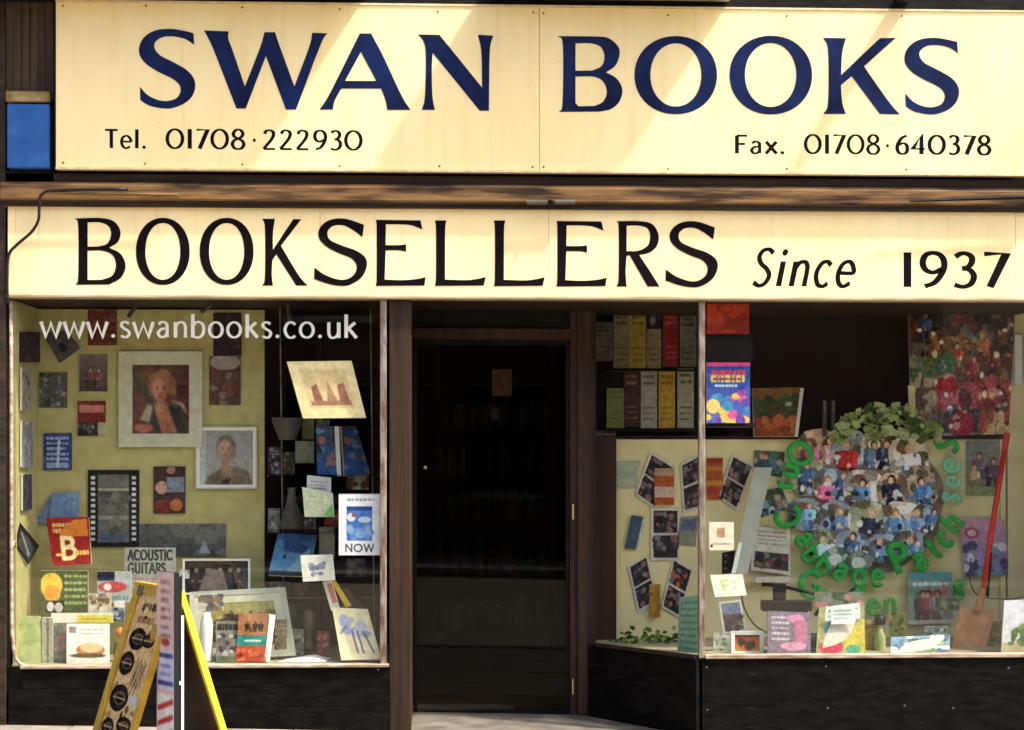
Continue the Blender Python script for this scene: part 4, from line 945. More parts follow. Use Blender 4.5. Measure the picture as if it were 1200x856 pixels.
o = MB().lathe([(0,-.028),(.018,-.024),(.029,0),(.018,.024),(0,.028)], P(141,741,.2), 14).build('orange_ball', mat('orange ceramic', (.75,.22,.04), .4), None, origin=P(141,754,.2), smooth=True); tag(o, 'small round orange ornament beside the amber edged board', 'ornament')
tag(MB().box(P(134,0,.2).x, P(149,0,.2).x, .17, .23, P(141,778,.2).z, P(141,753,.2).z, .003).build('plinth_block', M['leaf3'], None, origin=P(141,778,.2)), 'dark green block under the orange ornament', 'block')
# hung and shelved things on the right of the left window
def p_etch(c):
    c.a[:] = (236,218,158); c.rect(.16,.14,.86,.82,(222,196,140)); c.poly([(.26,.72),(.26,.46),(.36,.4),(.4,.7)],(150,100,76)); c.poly([(.66,.72),(.68,.42),(.78,.38),(.82,.72)],(150,100,76)); c.poly([(.46,.7),(.54,.34),(.62,.7)],(176,130,96)); c.rect(.2,.70,.84,.78,(166,116,84)); c.noise(5,3)
slab('hanging_print', 'cream mounted etching hanging at a slant behind the glass', 'print', [(336,424),(412,423),(429,490),(355,490.5)], [.10,.10,.07,.07], .004, p_etch)
o = MB().lathe([(.0,0),(.05,0),(.055,.012),(.085,.09),(.098,.13),(.094,.135),(.05,.05),(0,.03)], P(337,516,.55), 20).build('bowl', M['clay'], None, origin=P(337,516,.55), smooth=True); tag(o, 'dark grey ornamental bowl behind the hanging etching', 'bowl')
def p_sea(c):
    c.grad((60,70,92),(46,96,170)); c.blobs(16,[(36,80,150),(96,140,190),(150,110,100),(40,44,60)],.08,.2,(0,.1,1,1)); c.ell(.3,.3,.2,.08,(166,110,96)); c.noise(10,2)
slab('book', 'blue book left of its white spine on the highest glass shelf', 'book', [(370,499),(392,500),(394,557),(372,556)], [.46,.42,.40,.44], .018, p_sea, 'pair of blue books')
slab('book', 'blue book slanting right of the white spine on the highest glass shelf', 'book', [(400,500),(417,499),(434,555),(404,558)], [.42,.48,.46,.40], .018, p_sea, 'pair of blue books')
tag(MB().hexa([P(392,500,.40), P(397,500,.40), P(400,558,.38), P(395,558,.38)], [P(392,500,.44), P(397,500,.44), P(400,558,.42), P(395,558,.42)]).build('spine_card', M['white'], None, origin=P(397,558,.4)), 'narrow bright white spine standing between the two blue books', 'spine')
slab('grey_card', 'plain greenish grey card behind the blue books', 'card', (346, 517, 368, 543), [.58]*4, .004, lambda c: c.noise(6,3), bg=(126,130,108))
slab('grey_card', 'dim olive card standing directly behind the slanting etching foot', 'card', (354, 490, 368, 515), [.62]*4, .004, lambda c: c.noise(6,3), bg=(108,108,76))
slab('leaflet', 'pale lilac leaflet above the green one on the middle shelf', 'leaflet', [(360,557),(388,560),(388,582),(359,581)], [.26]*4, .002, lambda c: (c.lines(.15,.2,.85,.7,3,(130,130,160),.4), c.noise(6,3)), bg=(196,204,196))
slab('leaflet', 'pale green leaflet with a green corner below the lilac leaflet', 'leaflet', [(354,571),(390,578),(392,606),(357,606)], [.24]*4, .002, lambda c: (c.poly([(.95,.45),(1,1),(.6,1)],(120,200,120)), c.lines(.15,.2,.7,.5,2,(190,190,160),.3), c.noise(6,3)), bg=(214,224,184))
def p_now(c):
    c.a[:] = (240,240,246); c.rect(.18,.20,.80,.76,(64,118,196)); c.rect(.18,.20,.80,.27,(30,70,150)); c.ell(.3,.38,.1,.07,(220,226,240)); c.ell(.62,.42,.16,.05,(190,214,240)); c.blobs(14,[(100,150,214),(40,96,180),(140,180,226)],.05,.12,(.22,.5,.76,.74)); c.ell(.36,.34,.05,.04,(170,80,80))
    c.text('NOW',.15,.82,.84,.94,(46,50,60),.17); c.lines(.2,.05,.85,.14,1,(160,160,170),.5); c.rect(.0,.0,1,.012,(200,200,206)); c.noise(3,3)
slab('notice', 'white notice reading NOW with a blue picture, close to the glass', 'notice', (397, 579, 446, 651), [.045]*4, .003, p_now, blur=0, pitch=.003)
o = MB().lathe([(0,0),(.06,0),(.075,.02),(.06,.08),(.03,.17),(.022,.23),(.03,.25),(0,.252)], P(342,621,.5), 16).build('vase', M['clay'], None, origin=P(342,621,.5), smooth=True); tag(o, 'tapering grey vase on the middle glass shelf', 'vase')
def p_whale(c):
    c.grad((40,80,140),(90,150,190)); c.blobs(8,[(30,70,130),(70,130,180)],.1,.3); c.ell(.3,.55,.04,.05,(20,24,36)); c.rect(0,.9,1,1,(20,30,50)); c.poly([(.4,.9),(.9,.3),(1,.9)],(110,160,170)); c.noise(8,2)
slab('book', 'ocean blue book slanting on the lowest glass shelf', 'book', [(326,625),(371,627),(362,676),(314,674)], [.46,.44,.36,.38], .022, p_whale)
slab('card', 'small white card with grey sketch beside the ocean blue book', 'card', [(352,651),(390,650),(393,680),(355,682)], [.10]*4, .003, lambda c: (c.blobs(10,[(150,160,190),(120,124,150)],.05,.12,(.25,.3,.75,.75)), c.noise(4,3)), bg=(232,232,214))
slab('grey_card', 'pale box end standing below the middle glass shelf', 'box', (374, 618, 392, 655), [.5]*4, .05, lambda c: c.noise(8,3), bg=(150,152,140))
o = MB().lathe([(0,0),(.035,0),(.04,.03),(.018,.06),(.022,.10),(.04,.15),(.045,.2),(.025,.24),(0,.245)], P(362,762,.42), 14).build('vase', M['metal'], None, origin=P(362,762,.42), smooth=True); tag(o, 'dull brassy vase standing low behind the leaning drawings', 'vase')
o = MB().lathe([(0,0),(.05,0),(.055,.05),(.035,.12),(.03,.2),(.045,.27),(0,.272)], P(345,758,.62), 14).build('vase', M['clay'], None, origin=P(345,758,.62), smooth=True); tag(o, 'tall olive grey vase left of the brassy one', 'vase')
e = thing('open_magazine', 'open white magazine lying flat at the foot of the window', 'magazine', P(355, 776, .12))
zz = zbL+.002; a_ = P(326,774,.12); mb = MB()
mb.hexa([Vector((a_.x, .08, zz)), Vector((a_.x+.14, .07, zz)), Vector((a_.x+.20, .22, zz)), Vector((a_.x+.05, .25, zz))], [Vector((a_.x, .08, zz+.004)), Vector((a_.x+.14, .07, zz+.006)), Vector((a_.x+.20, .22, zz+.03)), Vector((a_.x+.05, .25, zz+.006))]); mb.build('page', M['white'], e)
mb = MB(); mb.hexa([Vector((a_.x+.142, .07, zz)), Vector((a_.x+.27, .09, zz)), Vector((a_.x+.30, .24, zz)), Vector((a_.x+.202, .22, zz))], [Vector((a_.x+.142, .07, zz+.006)), Vector((a_.x+.27, .09, zz+.004)), Vector((a_.x+.30, .24, zz+.004)), Vector((a_.x+.202, .22, zz+.03))]); mb.build('page', M['white'], e)
def p_draw(c):
    c.a[:] = (240,232,182); c.blobs(12,[(170,180,214),(140,156,200),(196,200,216)],.08,.16,(.2,.18,.8,.5)); [c.line(x,.45,x2,.86,.035,(90,90,130)) for x, x2 in ((.42,.46),(.56,.6),(.72,.86))]; c.line(.1,.5,.3,.35,.03,(120,126,170)); c.noise(5,3)
slab('drawing', 'cream sheet with a blue ink figure leaning by the door post', 'drawing', [(389,712),(431,714),(447,773),(400,774)], [.12,.12,.06,.06], .003, p_draw)
slab('leaflet', 'slanting white leaflet with red print behind the cream drawing', 'leaflet', [(378,682),(389,680),(398,712),(388,716)], [.2,.2,.16,.16], .002, lambda c: (c.rect(.4,.1,.9,.8,(200,120,90)), c.noise(8,2)), bg=(230,224,204))
tag(MB().hexa([P(388,681,.2), P(393,680,.2), P(412,710,.17), P(405,712,.17)], [P(388,681,.212), P(393,680,.212), P(412,710,.182), P(405,712,.182)]).build('yellow_ruler', M['yellow'], None, origin=P(408,712,.18)), 'yellow strip slanting down behind the cream drawing', 'ruler')
tag(MB().hexa([P(398,690,.25), P(408,690,.25), P(428,714,.2), P(400,714,.2)], [P(398,690,.262), P(408,690,.262), P(428,714,.212), P(400,714,.212)]).build('sketch_pad', M['brown_back'], None, origin=P(410,714,.2)), 'small brown pad peeping over the cream drawing', 'pad')

# ================================================================== RIGHT WINDOW DISPLAY
BR = YB_R-.012
def p_leaf(bgc, acc, dark=False):
    def f(c):
        c.a[:] = bgc; c.lines(.15,.06,.85,.28,2,acc,.5); c.lines(.15,.6,.85,.9,3,acc,.25)
        if dark: c.rect(0,0,1,.3,(30,28,28)); c.ell(.4,.15,.2,.08,(120,116,110))
        c.noise(9,3)
    return f
rack = [(695,378,718,423,(84,84,72),(50,50,46),0,'dim grey'),(719,364,738,432,(118,108,80),(70,64,50),0,'buff'),(738,364,757,432,(150,130,40),(96,84,30),0,'mustard'),(758,366,775,432,(128,112,84),(80,66,50),1,'beige, black topped'),(777,364,795,430,(128,28,30),(170,60,56),0,'crimson'),(797,366,816,430,(92,92,78),(40,42,40),0,'mottled grey'),
 (711,455,732,502,(112,124,60),(84,96,44),0,'moss green'),(731,434,750,500,(70,32,36),(130,90,84),0,'maroon'),(751,434,770,502,(150,150,136),(96,96,90),0,'silver grey'),(772,434,791,502,(178,140,36),(130,90,40),0,'golden'),(794,432,813,502,(150,148,122),(70,70,64),0,'ivory'),(695,505,722,548,(96,90,82),(160,156,150),0,'grey photo')]
for x0, y0, x1, y1, a, b, dk, nm in rack:
    row = 'upper' if y0 < 400 else 'lower'
    slab('leaflet', f'{nm} leaflet in the {row} row of the rack behind the side glass', 'leaflet', (x0, y0, x1, y1), [1.12]*4, .006, p_leaf(a, b, dk), 'leaflets in the rack behind the side glass')
MB().box(P(694,0,1.14).x, P(817,0,1.14).x, 1.14, 1.16, P(750,552,1.14).z, Z_SOF-.02).build('rack_board', M['dark_room'], shop)
for py in (433.5, 503.5): MB().box(P(708,0,1.1).x, P(817,0,1.1).x, 1.095, 1.139, P(750,py+2,1.1).z, P(750,py,1.1).z, .002).build('rack_shelf', M['black'], shop)
def p_snaps(n=2, warm=False):
    def f(c):
        c.a[:] = (206,206,196)
        for i in range(n):
            y0 = .04+i*(.96/n); y1 = y0+.96/n-.05; c.rect(.08,y0,.94,y1,(30,26,30))
            c.blobs(16,[(70,56,60),(130,90,84),(46,50,64),(110,110,110),(40,34,36)]+([(190,90,60)] if warm else []),.06,.16,(.14,y0+.04,.88,y1-.04))
            c.rect(0,y1,1,y1+.05,(190,190,182))
        c.noise(9,2)
    return f
gsn = 'snapshots pinned to the straw board'
slab('note', 'mint white note pinned alone at the straw board left edge', 'note', [(723,541),(750,541),(745,572),(717,573)], BR, .003, lambda c: (c.lines(.2,.35,.8,.6,2,(150,160,140),.3), c.noise(5,3)), bg=(170,182,150))
slab('snapshot', 'dark double snapshot tilting right next to the mint note', 'photograph', [(762,530),(792,548),(768,597),(744,580)], BR, .003, p_snaps(), gsn)
slab('snapshot', 'orange and white snapshot overlapping the dark tilted one', 'photograph', (767, 549, 790, 592), BR-.01, .003, lambda c: (c.rect(0,0,1,.2,(180,140,120)), c.rect(0,.5,1,.8,(200,170,150)), c.noise(10,2)), gsn, bg=(176,78,36))
slab('snapshot', 'double snapshot just left of the window corner bar', 'photograph', [(797,545),(822,532),(822,595),(801,601)], BR, .003, p_snaps(), gsn)
slab('booklet', 'slanting blue grey booklet with a white edge on the straw board', 'booklet', [(740,604),(757,606),(748,644),(732,643)], BR-.01, .006, lambda c: (c.rect(.82,0,1,1,(190,190,180)), c.noise(9,2)), bg=(56,84,100))
slab('snapshot', 'upright black pair of snapshots near the centre of the side display', 'photograph', (763, 596, 796, 657), BR, .003, p_snaps(), gsn)
slab('snapshot', 'green grey snapshot with blue sky right of the upright pair', 'photograph', [(797,606),(819,604),(815,640),(793,638)], BR, .003, lambda c: (c.rect(.1,.1,.9,.5,(84,92,120)), c.noise(10,2)), gsn, bg=(130,134,112))
slab('snapshot', 'lower left snapshot strip tilting left', 'photograph', [(736,664),(758,651),(770,705),(748,718)], BR, .003, p_snaps(2), gsn)
slab('bookmark', 'golden bookmark between the two lowest snapshot strips', 'bookmark', (761, 685, 774, 724), BR-.015, .003, lambda c: (c.blobs(12,[(150,110,40),(110,76,30)],.1,.3), c.noise(9,2)), bg=(164,120,36))
slab('snapshot', 'lower right snapshot strip tilting right', 'photograph', [(789,655),(812,668),(796,724),(775,712)], BR, .003, p_snaps(2, True), gsn)
slab('sheet', 'mint green printed sheet low beside the window corner bar', 'sheet', [(796,700),(822,698),(820,770),(794,766)], [.35,.2,.2,.35], .002, lambda c: (c.lines(.1,.05,.9,.95,8,(90,140,120),.3), c.noise(7,2)), bg=(140,176,146))
slab('snapshot', 'red and orange striped card just right of the corner bar', 'card', (828, 537, 847, 586), BR, .003, lambda c: [c.rect(0,y,1,y+.12,k) for y, k in ((0,(150,40,24)),(.2,(190,110,30)),(.36,(170,90,30)),(.54,(196,130,40)),(.72,(170,50,30)))]+[c.noise(8,2)], gsn, bg=(176,70,34))
slab('snapshot', 'tall double snapshot tilting right in the main window', 'photograph', [(858,533),(883,546),(863,598),(842,583)], BR, .003, p_snaps(2, True), gsn)
slab('film_strip', 'small dark film strip below the white square note', 'film strip', [(846,648),(862,645),(858,672),(846,673)], BR-.1, .003, lambda c: [c.rect(.2,y,.4,y+.1,(120,120,120)) for y in (.1,.4,.7)], bg=(24,24,26))
def p_square(c): c.rect(.3,.22,.62,.55,(200,150,110)); c.lines(.15,.7,.9,.85,1,(190,150,120),.4); c.ell(.1,.85,.05,.05,(40,40,40)); c.noise(3,3)
slab('note', 'small white square note with a tiny sketch near the corner bar', 'note', (831, 612, 860, 645), [.20]*4, .004, p_square, bg=(244,234,208))
slab('note', 'bright white note with yellow scribble near the corner bar', 'note', [(832,674),(870,673),(875,698),(838,700)], [.16]*4, .004, lambda c: (c.line(.28,.3,.5,.25,.08,(214,220,110)).line(.3,.3,.34,.7,.08,(214,220,110)).line(.34,.5,.5,.48,.07,(214,220,110)).line(.6,.25,.74,.4,.06,(224,228,150)).line(.6,.7,.78,.5,.06,(224,228,150)), c.noise(3,3)), bg=(250,246,226))
slab('snapshot', 'tilted photo of a grey house above the framed sunset', 'photograph', [(842,706),(868,703),(875,740),(848,744)], [.30]*4, .004, lambda c: (c.rect(.08,.06,.92,.42,(110,120,150)), c.rect(.08,.42,.92,.92,(84,66,70)), c.blobs(6,[(120,100,100),(60,50,60)],.1,.2,(.1,.5,.9,.9)), c.noise(8,2)), bg=(204,206,200))
def p_sunset(c): c.grad((180,40,20),(210,150,40)); c.blobs(10,[(60,50,30),(120,110,40),(220,90,30)],.08,.2,(0,.4,1,1)); c.rect(0,.0,1,.12,(50,20,16)); c.noise(10,2)
framed('framed_sunset', 'little white framed red and yellow sunset near the corner bar', (857, 740, 895, 768), [.2]*4, .022, p_sunset, M['white'], None, 0, .012)
tag(MB().hexa([P(884,548,.9), P(905,548,.9), P(876,672,.7), P(858,676,.7)], [P(884,548,.91), P(905,548,.91), P(876,672,.71), P(858,676,.71)]).build('slanting_card', M['frame_g'], None, origin=P(867,675,.7)), 'long pale green panel slanting beside the two small white notes', 'panel')
tag(MB().hexa([P(866,636,.5), P(870,636,.5), P(862,672,.45), P(857,672,.45)], [P(866,636,.51), P(870,636,.51), P(862,672,.46), P(857,672,.46)]).build('white_strip', M['white'], None, origin=P(860,672,.45)), 'slim white strip slanting between the two small white notes', 'strip')
def p_reddog(c): c.a[:] = (176,44,16); c.lines(.1,.15,.9,.35,1,(200,70,30),.7); c.ell(.5,.85,.09,.09,(220,130,90)); c.blobs(8,[(200,60,20),(150,34,14)],.1,.25); c.noise(9,2)
slab('box_file', 'orange red box at the top beside the window corner bar', 'box', (829, 352, 878, 391), [.22]*4, .06, p_reddog, bg=(176,44,16), body=M['red'])
def p_party(c):
    c.grad((30,60,150),(90,110,200)); c.rect(0,0,1,.06,(220,60,120)); c.lines(.12,.12,.9,.22,1,(190,60,90),.9); c.lines(.1,.20,.88,.34,1,(210,190,90),.85); c.lines(.16,.24,.8,.30,1,(150,40,90),.6); c.lines(.18,.36,.7,.41,1,(200,220,220),.8); c.blobs(26,[(250,200,90),(230,90,150),(240,240,240),(110,70,180),(60,150,200)],.06,.14,(0,.55,1,1)); c.ell(.15,.72,.16,.12,(250,210,120)); c.ell(.8,.5,.1,.06,(150,60,160)); c.noise(10,2)
slab('activity_book', 'shiny blue children\'s book with pink top against the glass', 'book', (828, 425, 879, 496), [.06]*4, .02, p_party)
MB().box(P(828,0,.2).x, P(882,0,.2).x, .09, .35, P(850,501,.2).z, P(850,497,.2).z).build('side_shelf', M['black'], shop)
MB().box(P(828,0,.3).x, P(881,0,.3).x, .29, .31, P(850,424,.3).z, P(850,391.5,.3).z).build('black_panel', M['black'], shop)
def p_rainforest(c): c.a[:] = (96,70,24); c.rect(0,0,1,.22,(120,84,24)); c.blobs(16,[(50,80,34),(70,60,30),(36,60,30)],.08,.2,(0,.25,1,.6)); c.rect(0,.62,1,1,(146,64,22)); c.rect(.72,.3,.86,.38,(170,164,130)); c.blobs(10,[(180,90,30),(110,50,20)],.06,.15,(0,.65,1,1)); c.noise(11,2)
slab('hardback', 'brown and orange hardback standing on the straw board capping', 'book', [(882,455),(938,454),(931,512),(884,512)], [.96,.96,.94,.94], .035, p_rainforest)
tag(MB().hexa([P(938,455,.95), P(942,455,.95), P(935,512,.93), P(931,512,.93)], [P(938,455,.98), P(942,455,.98), P(935,512,.96), P(931,512,.96)]).build('book_edge', M['offwhite'], None, origin=P(933,512,.94)), 'cream sheet edge against the brown and orange hardback', 'sheet')
for x, lab in ((964, 'left'), (974, 'right')):
    tag(MB().box(P(x,0,.97).x, P(x+4,0,.97).x, .95, .99, P(x,512,.97).z, P(x,470,.97).z, .002).build('thin_book', M['clay'], None, origin=P(x+2,512,.97)), f'thin grey spine behind the leaves, {lab} one of the two', 'book', 'thin grey spines')
# market photograph
def p_market(c):
    c.grad((44,34,28),(110,94,76)); c.blobs(70,[(56,34,26),(34,28,26),(84,70,40),(20,18,20),(90,44,36)],.03,.08,(0,0,1,.45)); c.blobs(14,[(140,100,46),(120,74,40),(160,110,60)],.03,.06,(.1,.28,.6,.42))
    c.blobs(60,[(110,70,40),(60,40,34),(140,90,50),(80,60,40),(150,50,50),(90,86,70)],.02,.06,(0,.2,1,.62)); c.person(.14,.06,.24,(40,66,96),(130,90,70)); c.person(.44,.30,.22,(186,50,40)); c.person(.72,.22,.24,(176,96,50),(190,150,120),(150,120,80)); c.person(.3,.36,.18,(24,24,34),(150,110,90)); c.person(.6,.40,.22,(150,60,70)); c.person(.84,.36,.2,(120,60,60))
    c.blobs(12,[(84,104,60),(60,100,70),(110,120,80)],.03,.09,(.04,.44,.4,.56)); c.rect(.26,.60,1,.80,(150,58,66)); c.blobs(26,[(170,70,80),(120,40,50),(190,110,110),(84,40,60)],.03,.07,(.28,.58,1,.8)); c.rect(.28,.58,.44,.66,(176,30,40)); c.poly([(.3,.98),(.34,.82),(.72,.80),(.96,.86),(.8,.98)],(52,54,58)); c.ell(.52,.92,.12,.11,(140,24,50)); c.ell(.46,.9,.04,.06,(200,120,130)); c.blobs(14,[(180,140,90),(150,70,50),(190,170,120)],.03,.06,(.68,.86,1,.98)); c.blobs(22,[(130,110,84),(90,80,60),(150,140,110)],.02,.06,(0,.6,.26,1)); c.blobs(60,[(210,180,150),(230,200,170),(120,150,110),(90,110,140),(60,30,30),(190,90,90),(40,36,34),(170,130,90),(110,40,46)],.012,.03,(.1,.15,1,.95)); c.noise(18,2)
slab('market_poster', 'large photograph of a crowded red market stall at upper right', 'poster', [(1064,354),(1190,354),(1182,509),(1068,512)], [.96]*4, .01, p_market, m=M['matt_print'])
tag(MB().hexa([P(1064,452,.95), P(1072,452,.95), P(1074,511,.95), P(1066,511,.95)], [P(1064,452,.955), P(1072,452,.955), P(1074,511,.955), P(1066,511,.955)]).build('straw_strip', M['board_r'], None, origin=P(1070,511,.95)), 'pale vertical strip at the market photograph lower left edge', 'strip')
# cabbage leaves
rl = random.Random(8)
veg = thing('cabbage_leaves', 'heap of real looking cabbage leaves over the round photo collage', 'leaves', P(1035, 514, .88))
def leaf(mb, c, s, a, tilt):
    n = 6; ring = []; ctr = c
    ca, sa = math.cos(a), math.sin(a)
    for i in range(n*2):
        t = 2*math.pi*i/(n*2); rr = s*(1+.18*math.sin(5*t+a))
        x, y = rr*math.cos(t), rr*.7*math.sin(t)
        x, y = x*ca-y*sa, x*sa+y*ca
        ring.append(c+Vector((x, -abs(math.sin(t*1.5))*s*.35-.3*s*tilt*y/s, y*(.85))))
    for i in range(n*2): mb.face([ctr+Vector((0, s*.2, 0)), ring[i], ring[(i+1) % (n*2)]])
for i in range(150):
    u = rl.random(); px = 976+u*126; h = 12+26*math.sin(math.pi*min(1, max(0, u)))**.6
    py = 512-rl.random()*h+(6*(abs(u-.5)*2)**2); Y = .90-rl.random()*.10
    mb = MB(); leaf(mb, P(px, py, Y), rl.choice([.014,.02,.03,.046])*rl.uniform(.8, 1.2), rl.uniform(0, 6.28), rl.uniform(-1, 1))
    mb.build('leaf', [M['leaf'], M['leaf2'], M['leaf2'], M['leaf3']][rl.randrange(4)], veg, smooth=False)
# round collage
coll = thing('photo_collage', 'round collage of children in blue and red, ringed by green lettering', 'collage', P(1032, 680, BR))
def disc_pts(n=40): return [(1022+84*math.cos(2*math.pi*i/n)*(1+.03*math.sin(5*i)), 589+82*math.sin(2*math.pi*i/n)*(1+.03*math.cos(7*i))) for i in range(n)]
MB().face([P(x, y, BR-.001) for x, y in disc_pts()]).build('backing_card', mat('brown collage card', (.36,.28,.20), .8, noise=.5, scale=14), coll)
blu = [(96,160,216),(70,112,164),(150,206,240),(140,176,196),(46,60,88),(214,226,232),(110,150,190)]; red_ = [(232,54,54),(240,110,150),(226,150,160)]
def p_kids(seed, n, pal, base):
    def f(c):
        r = random.Random(seed); c.a[:] = base; c.blobs(14, [tuple(v*.7 for v in base), tuple(min(255, v*1.2) for v in base), (84,84,60), (110,84,60)], .08, .22)
        for k in range(n): c.person((k+.5)/n+r.uniform(-.05, .05), r.uniform(.02, .3), r.uniform(.8, 1.1), (lambda k, p: tuple(v*k for v in p))(r.uniform(.75, 1.2), r.choice(pal)), (206,160,130), r.choice([(60,44,34),(150,110,60),(190,160,100)]))
        c.blobs(7, [(90,110,140),(150,160,170),(40,44,60),(190,190,180)], .04, .11, (0,.45,1,1)); c.noise(16,2)
    return f
rk = random.Random(21); lays = [(972,528,46,44),(1010,530,40,50),(1046,530,42,46),(1082,540,46,50),(958,562,42,44),(990,572,44,40),(1028,574,48,40),(1066,578,44,42),(1098,572,34,48),(960,606,46,38),(994,612,42,42),(1034,612,50,44),(1074,612,44,42),(1100,612,30,36),(980,642,42,36),(1014,644,40,36),(1050,646,44,34),(1082,640,36,30)]
for i, (x, y, w_, h_) in enumerate(lays):
    a = rk.uniform(-.22, .22); x = 1022+(x-1038)*.97; y -= 3; q = [(x+(dx*math.cos(a)-dy*math.sin(a)), y+(dx*math.sin(a)+dy*math.cos(a))) for dx, dy in ((-w_/2,-h_/2),(w_/2,-h_/2),(w_/2,h_/2),(-w_/2,h_/2))]
    pal = [(198,40,42)] if i == 1 else ([(206,80,120),(70,104,168)] if i in (5,) else (blu if i % 4 else blu+red_))
    _seed[0] += 1
    e = 2.0+rk.random()
    grid_print('photo_cutout', quad_px(q, BR-.004-.0022*i), 0, p_kids(i, 1 if i in (1,) else rk.choice([1,1,2]), pal, rk.choice([(160,134,104),(140,146,108),(184,150,112),(120,134,150),(190,180,160)])), coll, _seed[0], m=M['matt_print'],
               clip=(lambda s_: (lambda U, V: np.abs(2*U-1)**3+np.abs(2*V-1)**3+.18*np.sin(9*U+s_)*np.sin(8*V+s_) < 1.02))(i))
for x, y in ((979,656),(1006,660)):
    _seed[0] += 1; grid_print('leaf_cutout', quad_px((x-16,y-14,x+16,y+14), BR-.05), 0, lambda c: (c.blobs(16,[(110,130,110),(70,96,70),(150,160,150)],.1,.25), c.ell(.5,.5,.25,.25,(170,180,172)), c.noise(10,2)), coll, _seed[0], m=M['matt_print'], bg=(84,104,78), clip=lambda U, V: (2*U-1)**2+(2*V-1)**2 < 1)
# green cut-out letters
let = thing('green_lettering', 'green cut-out letters curving around the round photo collage', 'lettering', P(1030, 722, BR))
def green(ch, x, y, h, rot, m='green_letter', w=.25):
    adv = G[ch][0]; mb = MB(); cr, sr = math.cos(rot), math.sin(rot); xh = h
    for st in G[ch][1]:
        for pl in stroke_lines(st, 6) if st[0] != 'd' else []:
            pts = []
            for (u, v) in pl:
                dx = (u-adv/2+.05)*xh; dy = -(v-.33)*xh; pts.append(P(x+dx*cr-dy*sr, y+dx*sr+dy*cr, BR-.058))
            rad = w*xh/2/205*1.1
            mb.tube(pts, rad, 8)
    o = mb.build('letter', M[m], let)
    return o
for ch, x, y, h, rot, mm in (('O',941,535,27,-1.0,0),('u',926,553,25,-1.3,0),('r',921,569,25,-1.55,0),('C',928,606,28,-1.9,0),('a',941,632,25,1.0,0),('b',948,650,24,.8,0),('b',962,665,25,.6,0),('a',984,671,27,.35,0),('g',1006,677,27,.1,0),('e',1027,678,25,-.05,0),
        ('P',1055,660,34,-.4,0),('a',1078,659,27,-.5,0),('t',1094,646,27,-.6,0),('c',1107,633,27,-.75,0),('h',1118,616,27,-.9,0),
        ('G',948,690,30,.1,0),('a',966,700,20,.1,0),('e',1022,712,24,0,0),('n',1042,711,24,0,0),('s',1122,692,30,.3,0),
        ('S',1113,524,26,-1.2,0),('e',1115,547,27,-1.3,1),('e',1117,566,22,-1.3,1),('s',1115,585,28,-1.2,1)):
    green(ch, x, y, h, rot, 'mint_letter' if mm else 'green_letter')
# other right-window things
slab('snapshot', 'blue green photo upper left of the round collage', 'photograph', [(884,528),(920,530),(916,560),(884,554)], BR, .003, p_kids(50, 3, [(60,110,120),(70,130,110)], (70,110,100)), 'photos left of the round collage')
slab('snapshot', 'tilted turquoise photo left of the letter r', 'photograph', [(881,578),(916,571),(926,596),(888,608)], BR, .003, p_kids(51, 2, [(70,120,140),(140,120,110)], (80,120,130)), 'photos left of the round collage')
def p_doc(c): c.a[:] = (206,204,184); c.lines(.12,.06,.9,.42,4,(150,130,128),.3); c.rect(.08,.56,.95,.92,(60,56,56)); c.blobs(16,[(90,80,80),(130,60,80),(110,124,90),(40,40,44)],.05,.12,(.1,.58,.92,.9)); c.noise(6,3)
slab('document', 'white typed sheet with a small dark photo, left of the collage', 'document', [(883,617),(926,620),(926,674),(880,668)], [BR-.03]*4, .004, p_doc)
tag(MB().box(P(884,0,.95).x, P(925,0,.95).x, .93, .985, P(900,683,.95).z, P(900,676,.95).z, .003).build('small_ledge', M['offwhite'], None, origin=P(905,683,.96)), 'small ledge under the white typed sheet', 'ledge')
def p_doc2(c): c.grad((130,134,128),(120,122,96)); c.person(.35,.2,.5,(110,100,110)); c.person(.7,.3,.55,(90,70,100)); c.person(.15,.45,.4,(200,170,130),(220,180,150),(200,170,110)); c.rect(0,.84,1,1,(130,150,100)); c.noise(12,2)
slab('poster', 'grey photo page of children right of the collage, behind the spade', 'poster', (1132, 517, 1176, 581), [BR]*4, .004, p_doc2)
def p_pinkbag(c): c.grad((206,150,168),(120,120,170)); c.ell(.25,.25,.16,.1,(170,50,90)); c.ell(.25,.25,.1,.06,(220,180,190)); c.blobs(24,[(150,140,190),(90,100,140),(220,214,220),(70,70,110),(110,160,170)],.06,.14,(0,.45,1,1)); c.noise(13,2)
slab('activity_pack', 'pink and lilac packet behind the red spade handle', 'packet', [(1124,608),(1176,608),(1184,674),(1131,676)], [BR-.03]*4, .015, p_pinkbag)
def p_family(c): c.a[:] = (120,160,140); c.rect(0,0,1,.14,(90,160,160)); c.lines(.1,.18,.9,.28,1,(200,220,220),.6); c.blobs(8,[(190,120,110),(84,130,84)],.1,.2,(.1,.3,.9,.6)); [c.person(x,.34,.62,k) for x, k in ((.3,(40,50,90)),(.5,(170,60,70)),(.72,(180,170,200)))]; c.rect(0,.93,1,1,(200,200,180)); c.noise(11,2)
slab('picture_book', 'green picture book with a family on the cover, right of the word en', 'book', [(1065,671),(1115,671),(1119,730),(1064,732)], [BR-.06]*4, .02, p_family)
def p_pinkgrey(c): c.a[:] = (120,106,120); c.lines(.08,.08,.5,.7,5,(190,186,190),.4); c.ell(.66,.16,.2,.1,(206,130,160)); c.poly([(.6,.2),(.9,.2),(.9,.8),(.66,.8)],(180,104,130)); c.ell(.6,.8,.3,.1,(200,140,160)); c.noise(11,2)
slab('activity_book', 'purple grey book with pink shape on the black stand', 'book', [(900,716),(950,718),(950,768),(900,767)], [.16,.16,.10,.10], .018, p_pinkgrey)
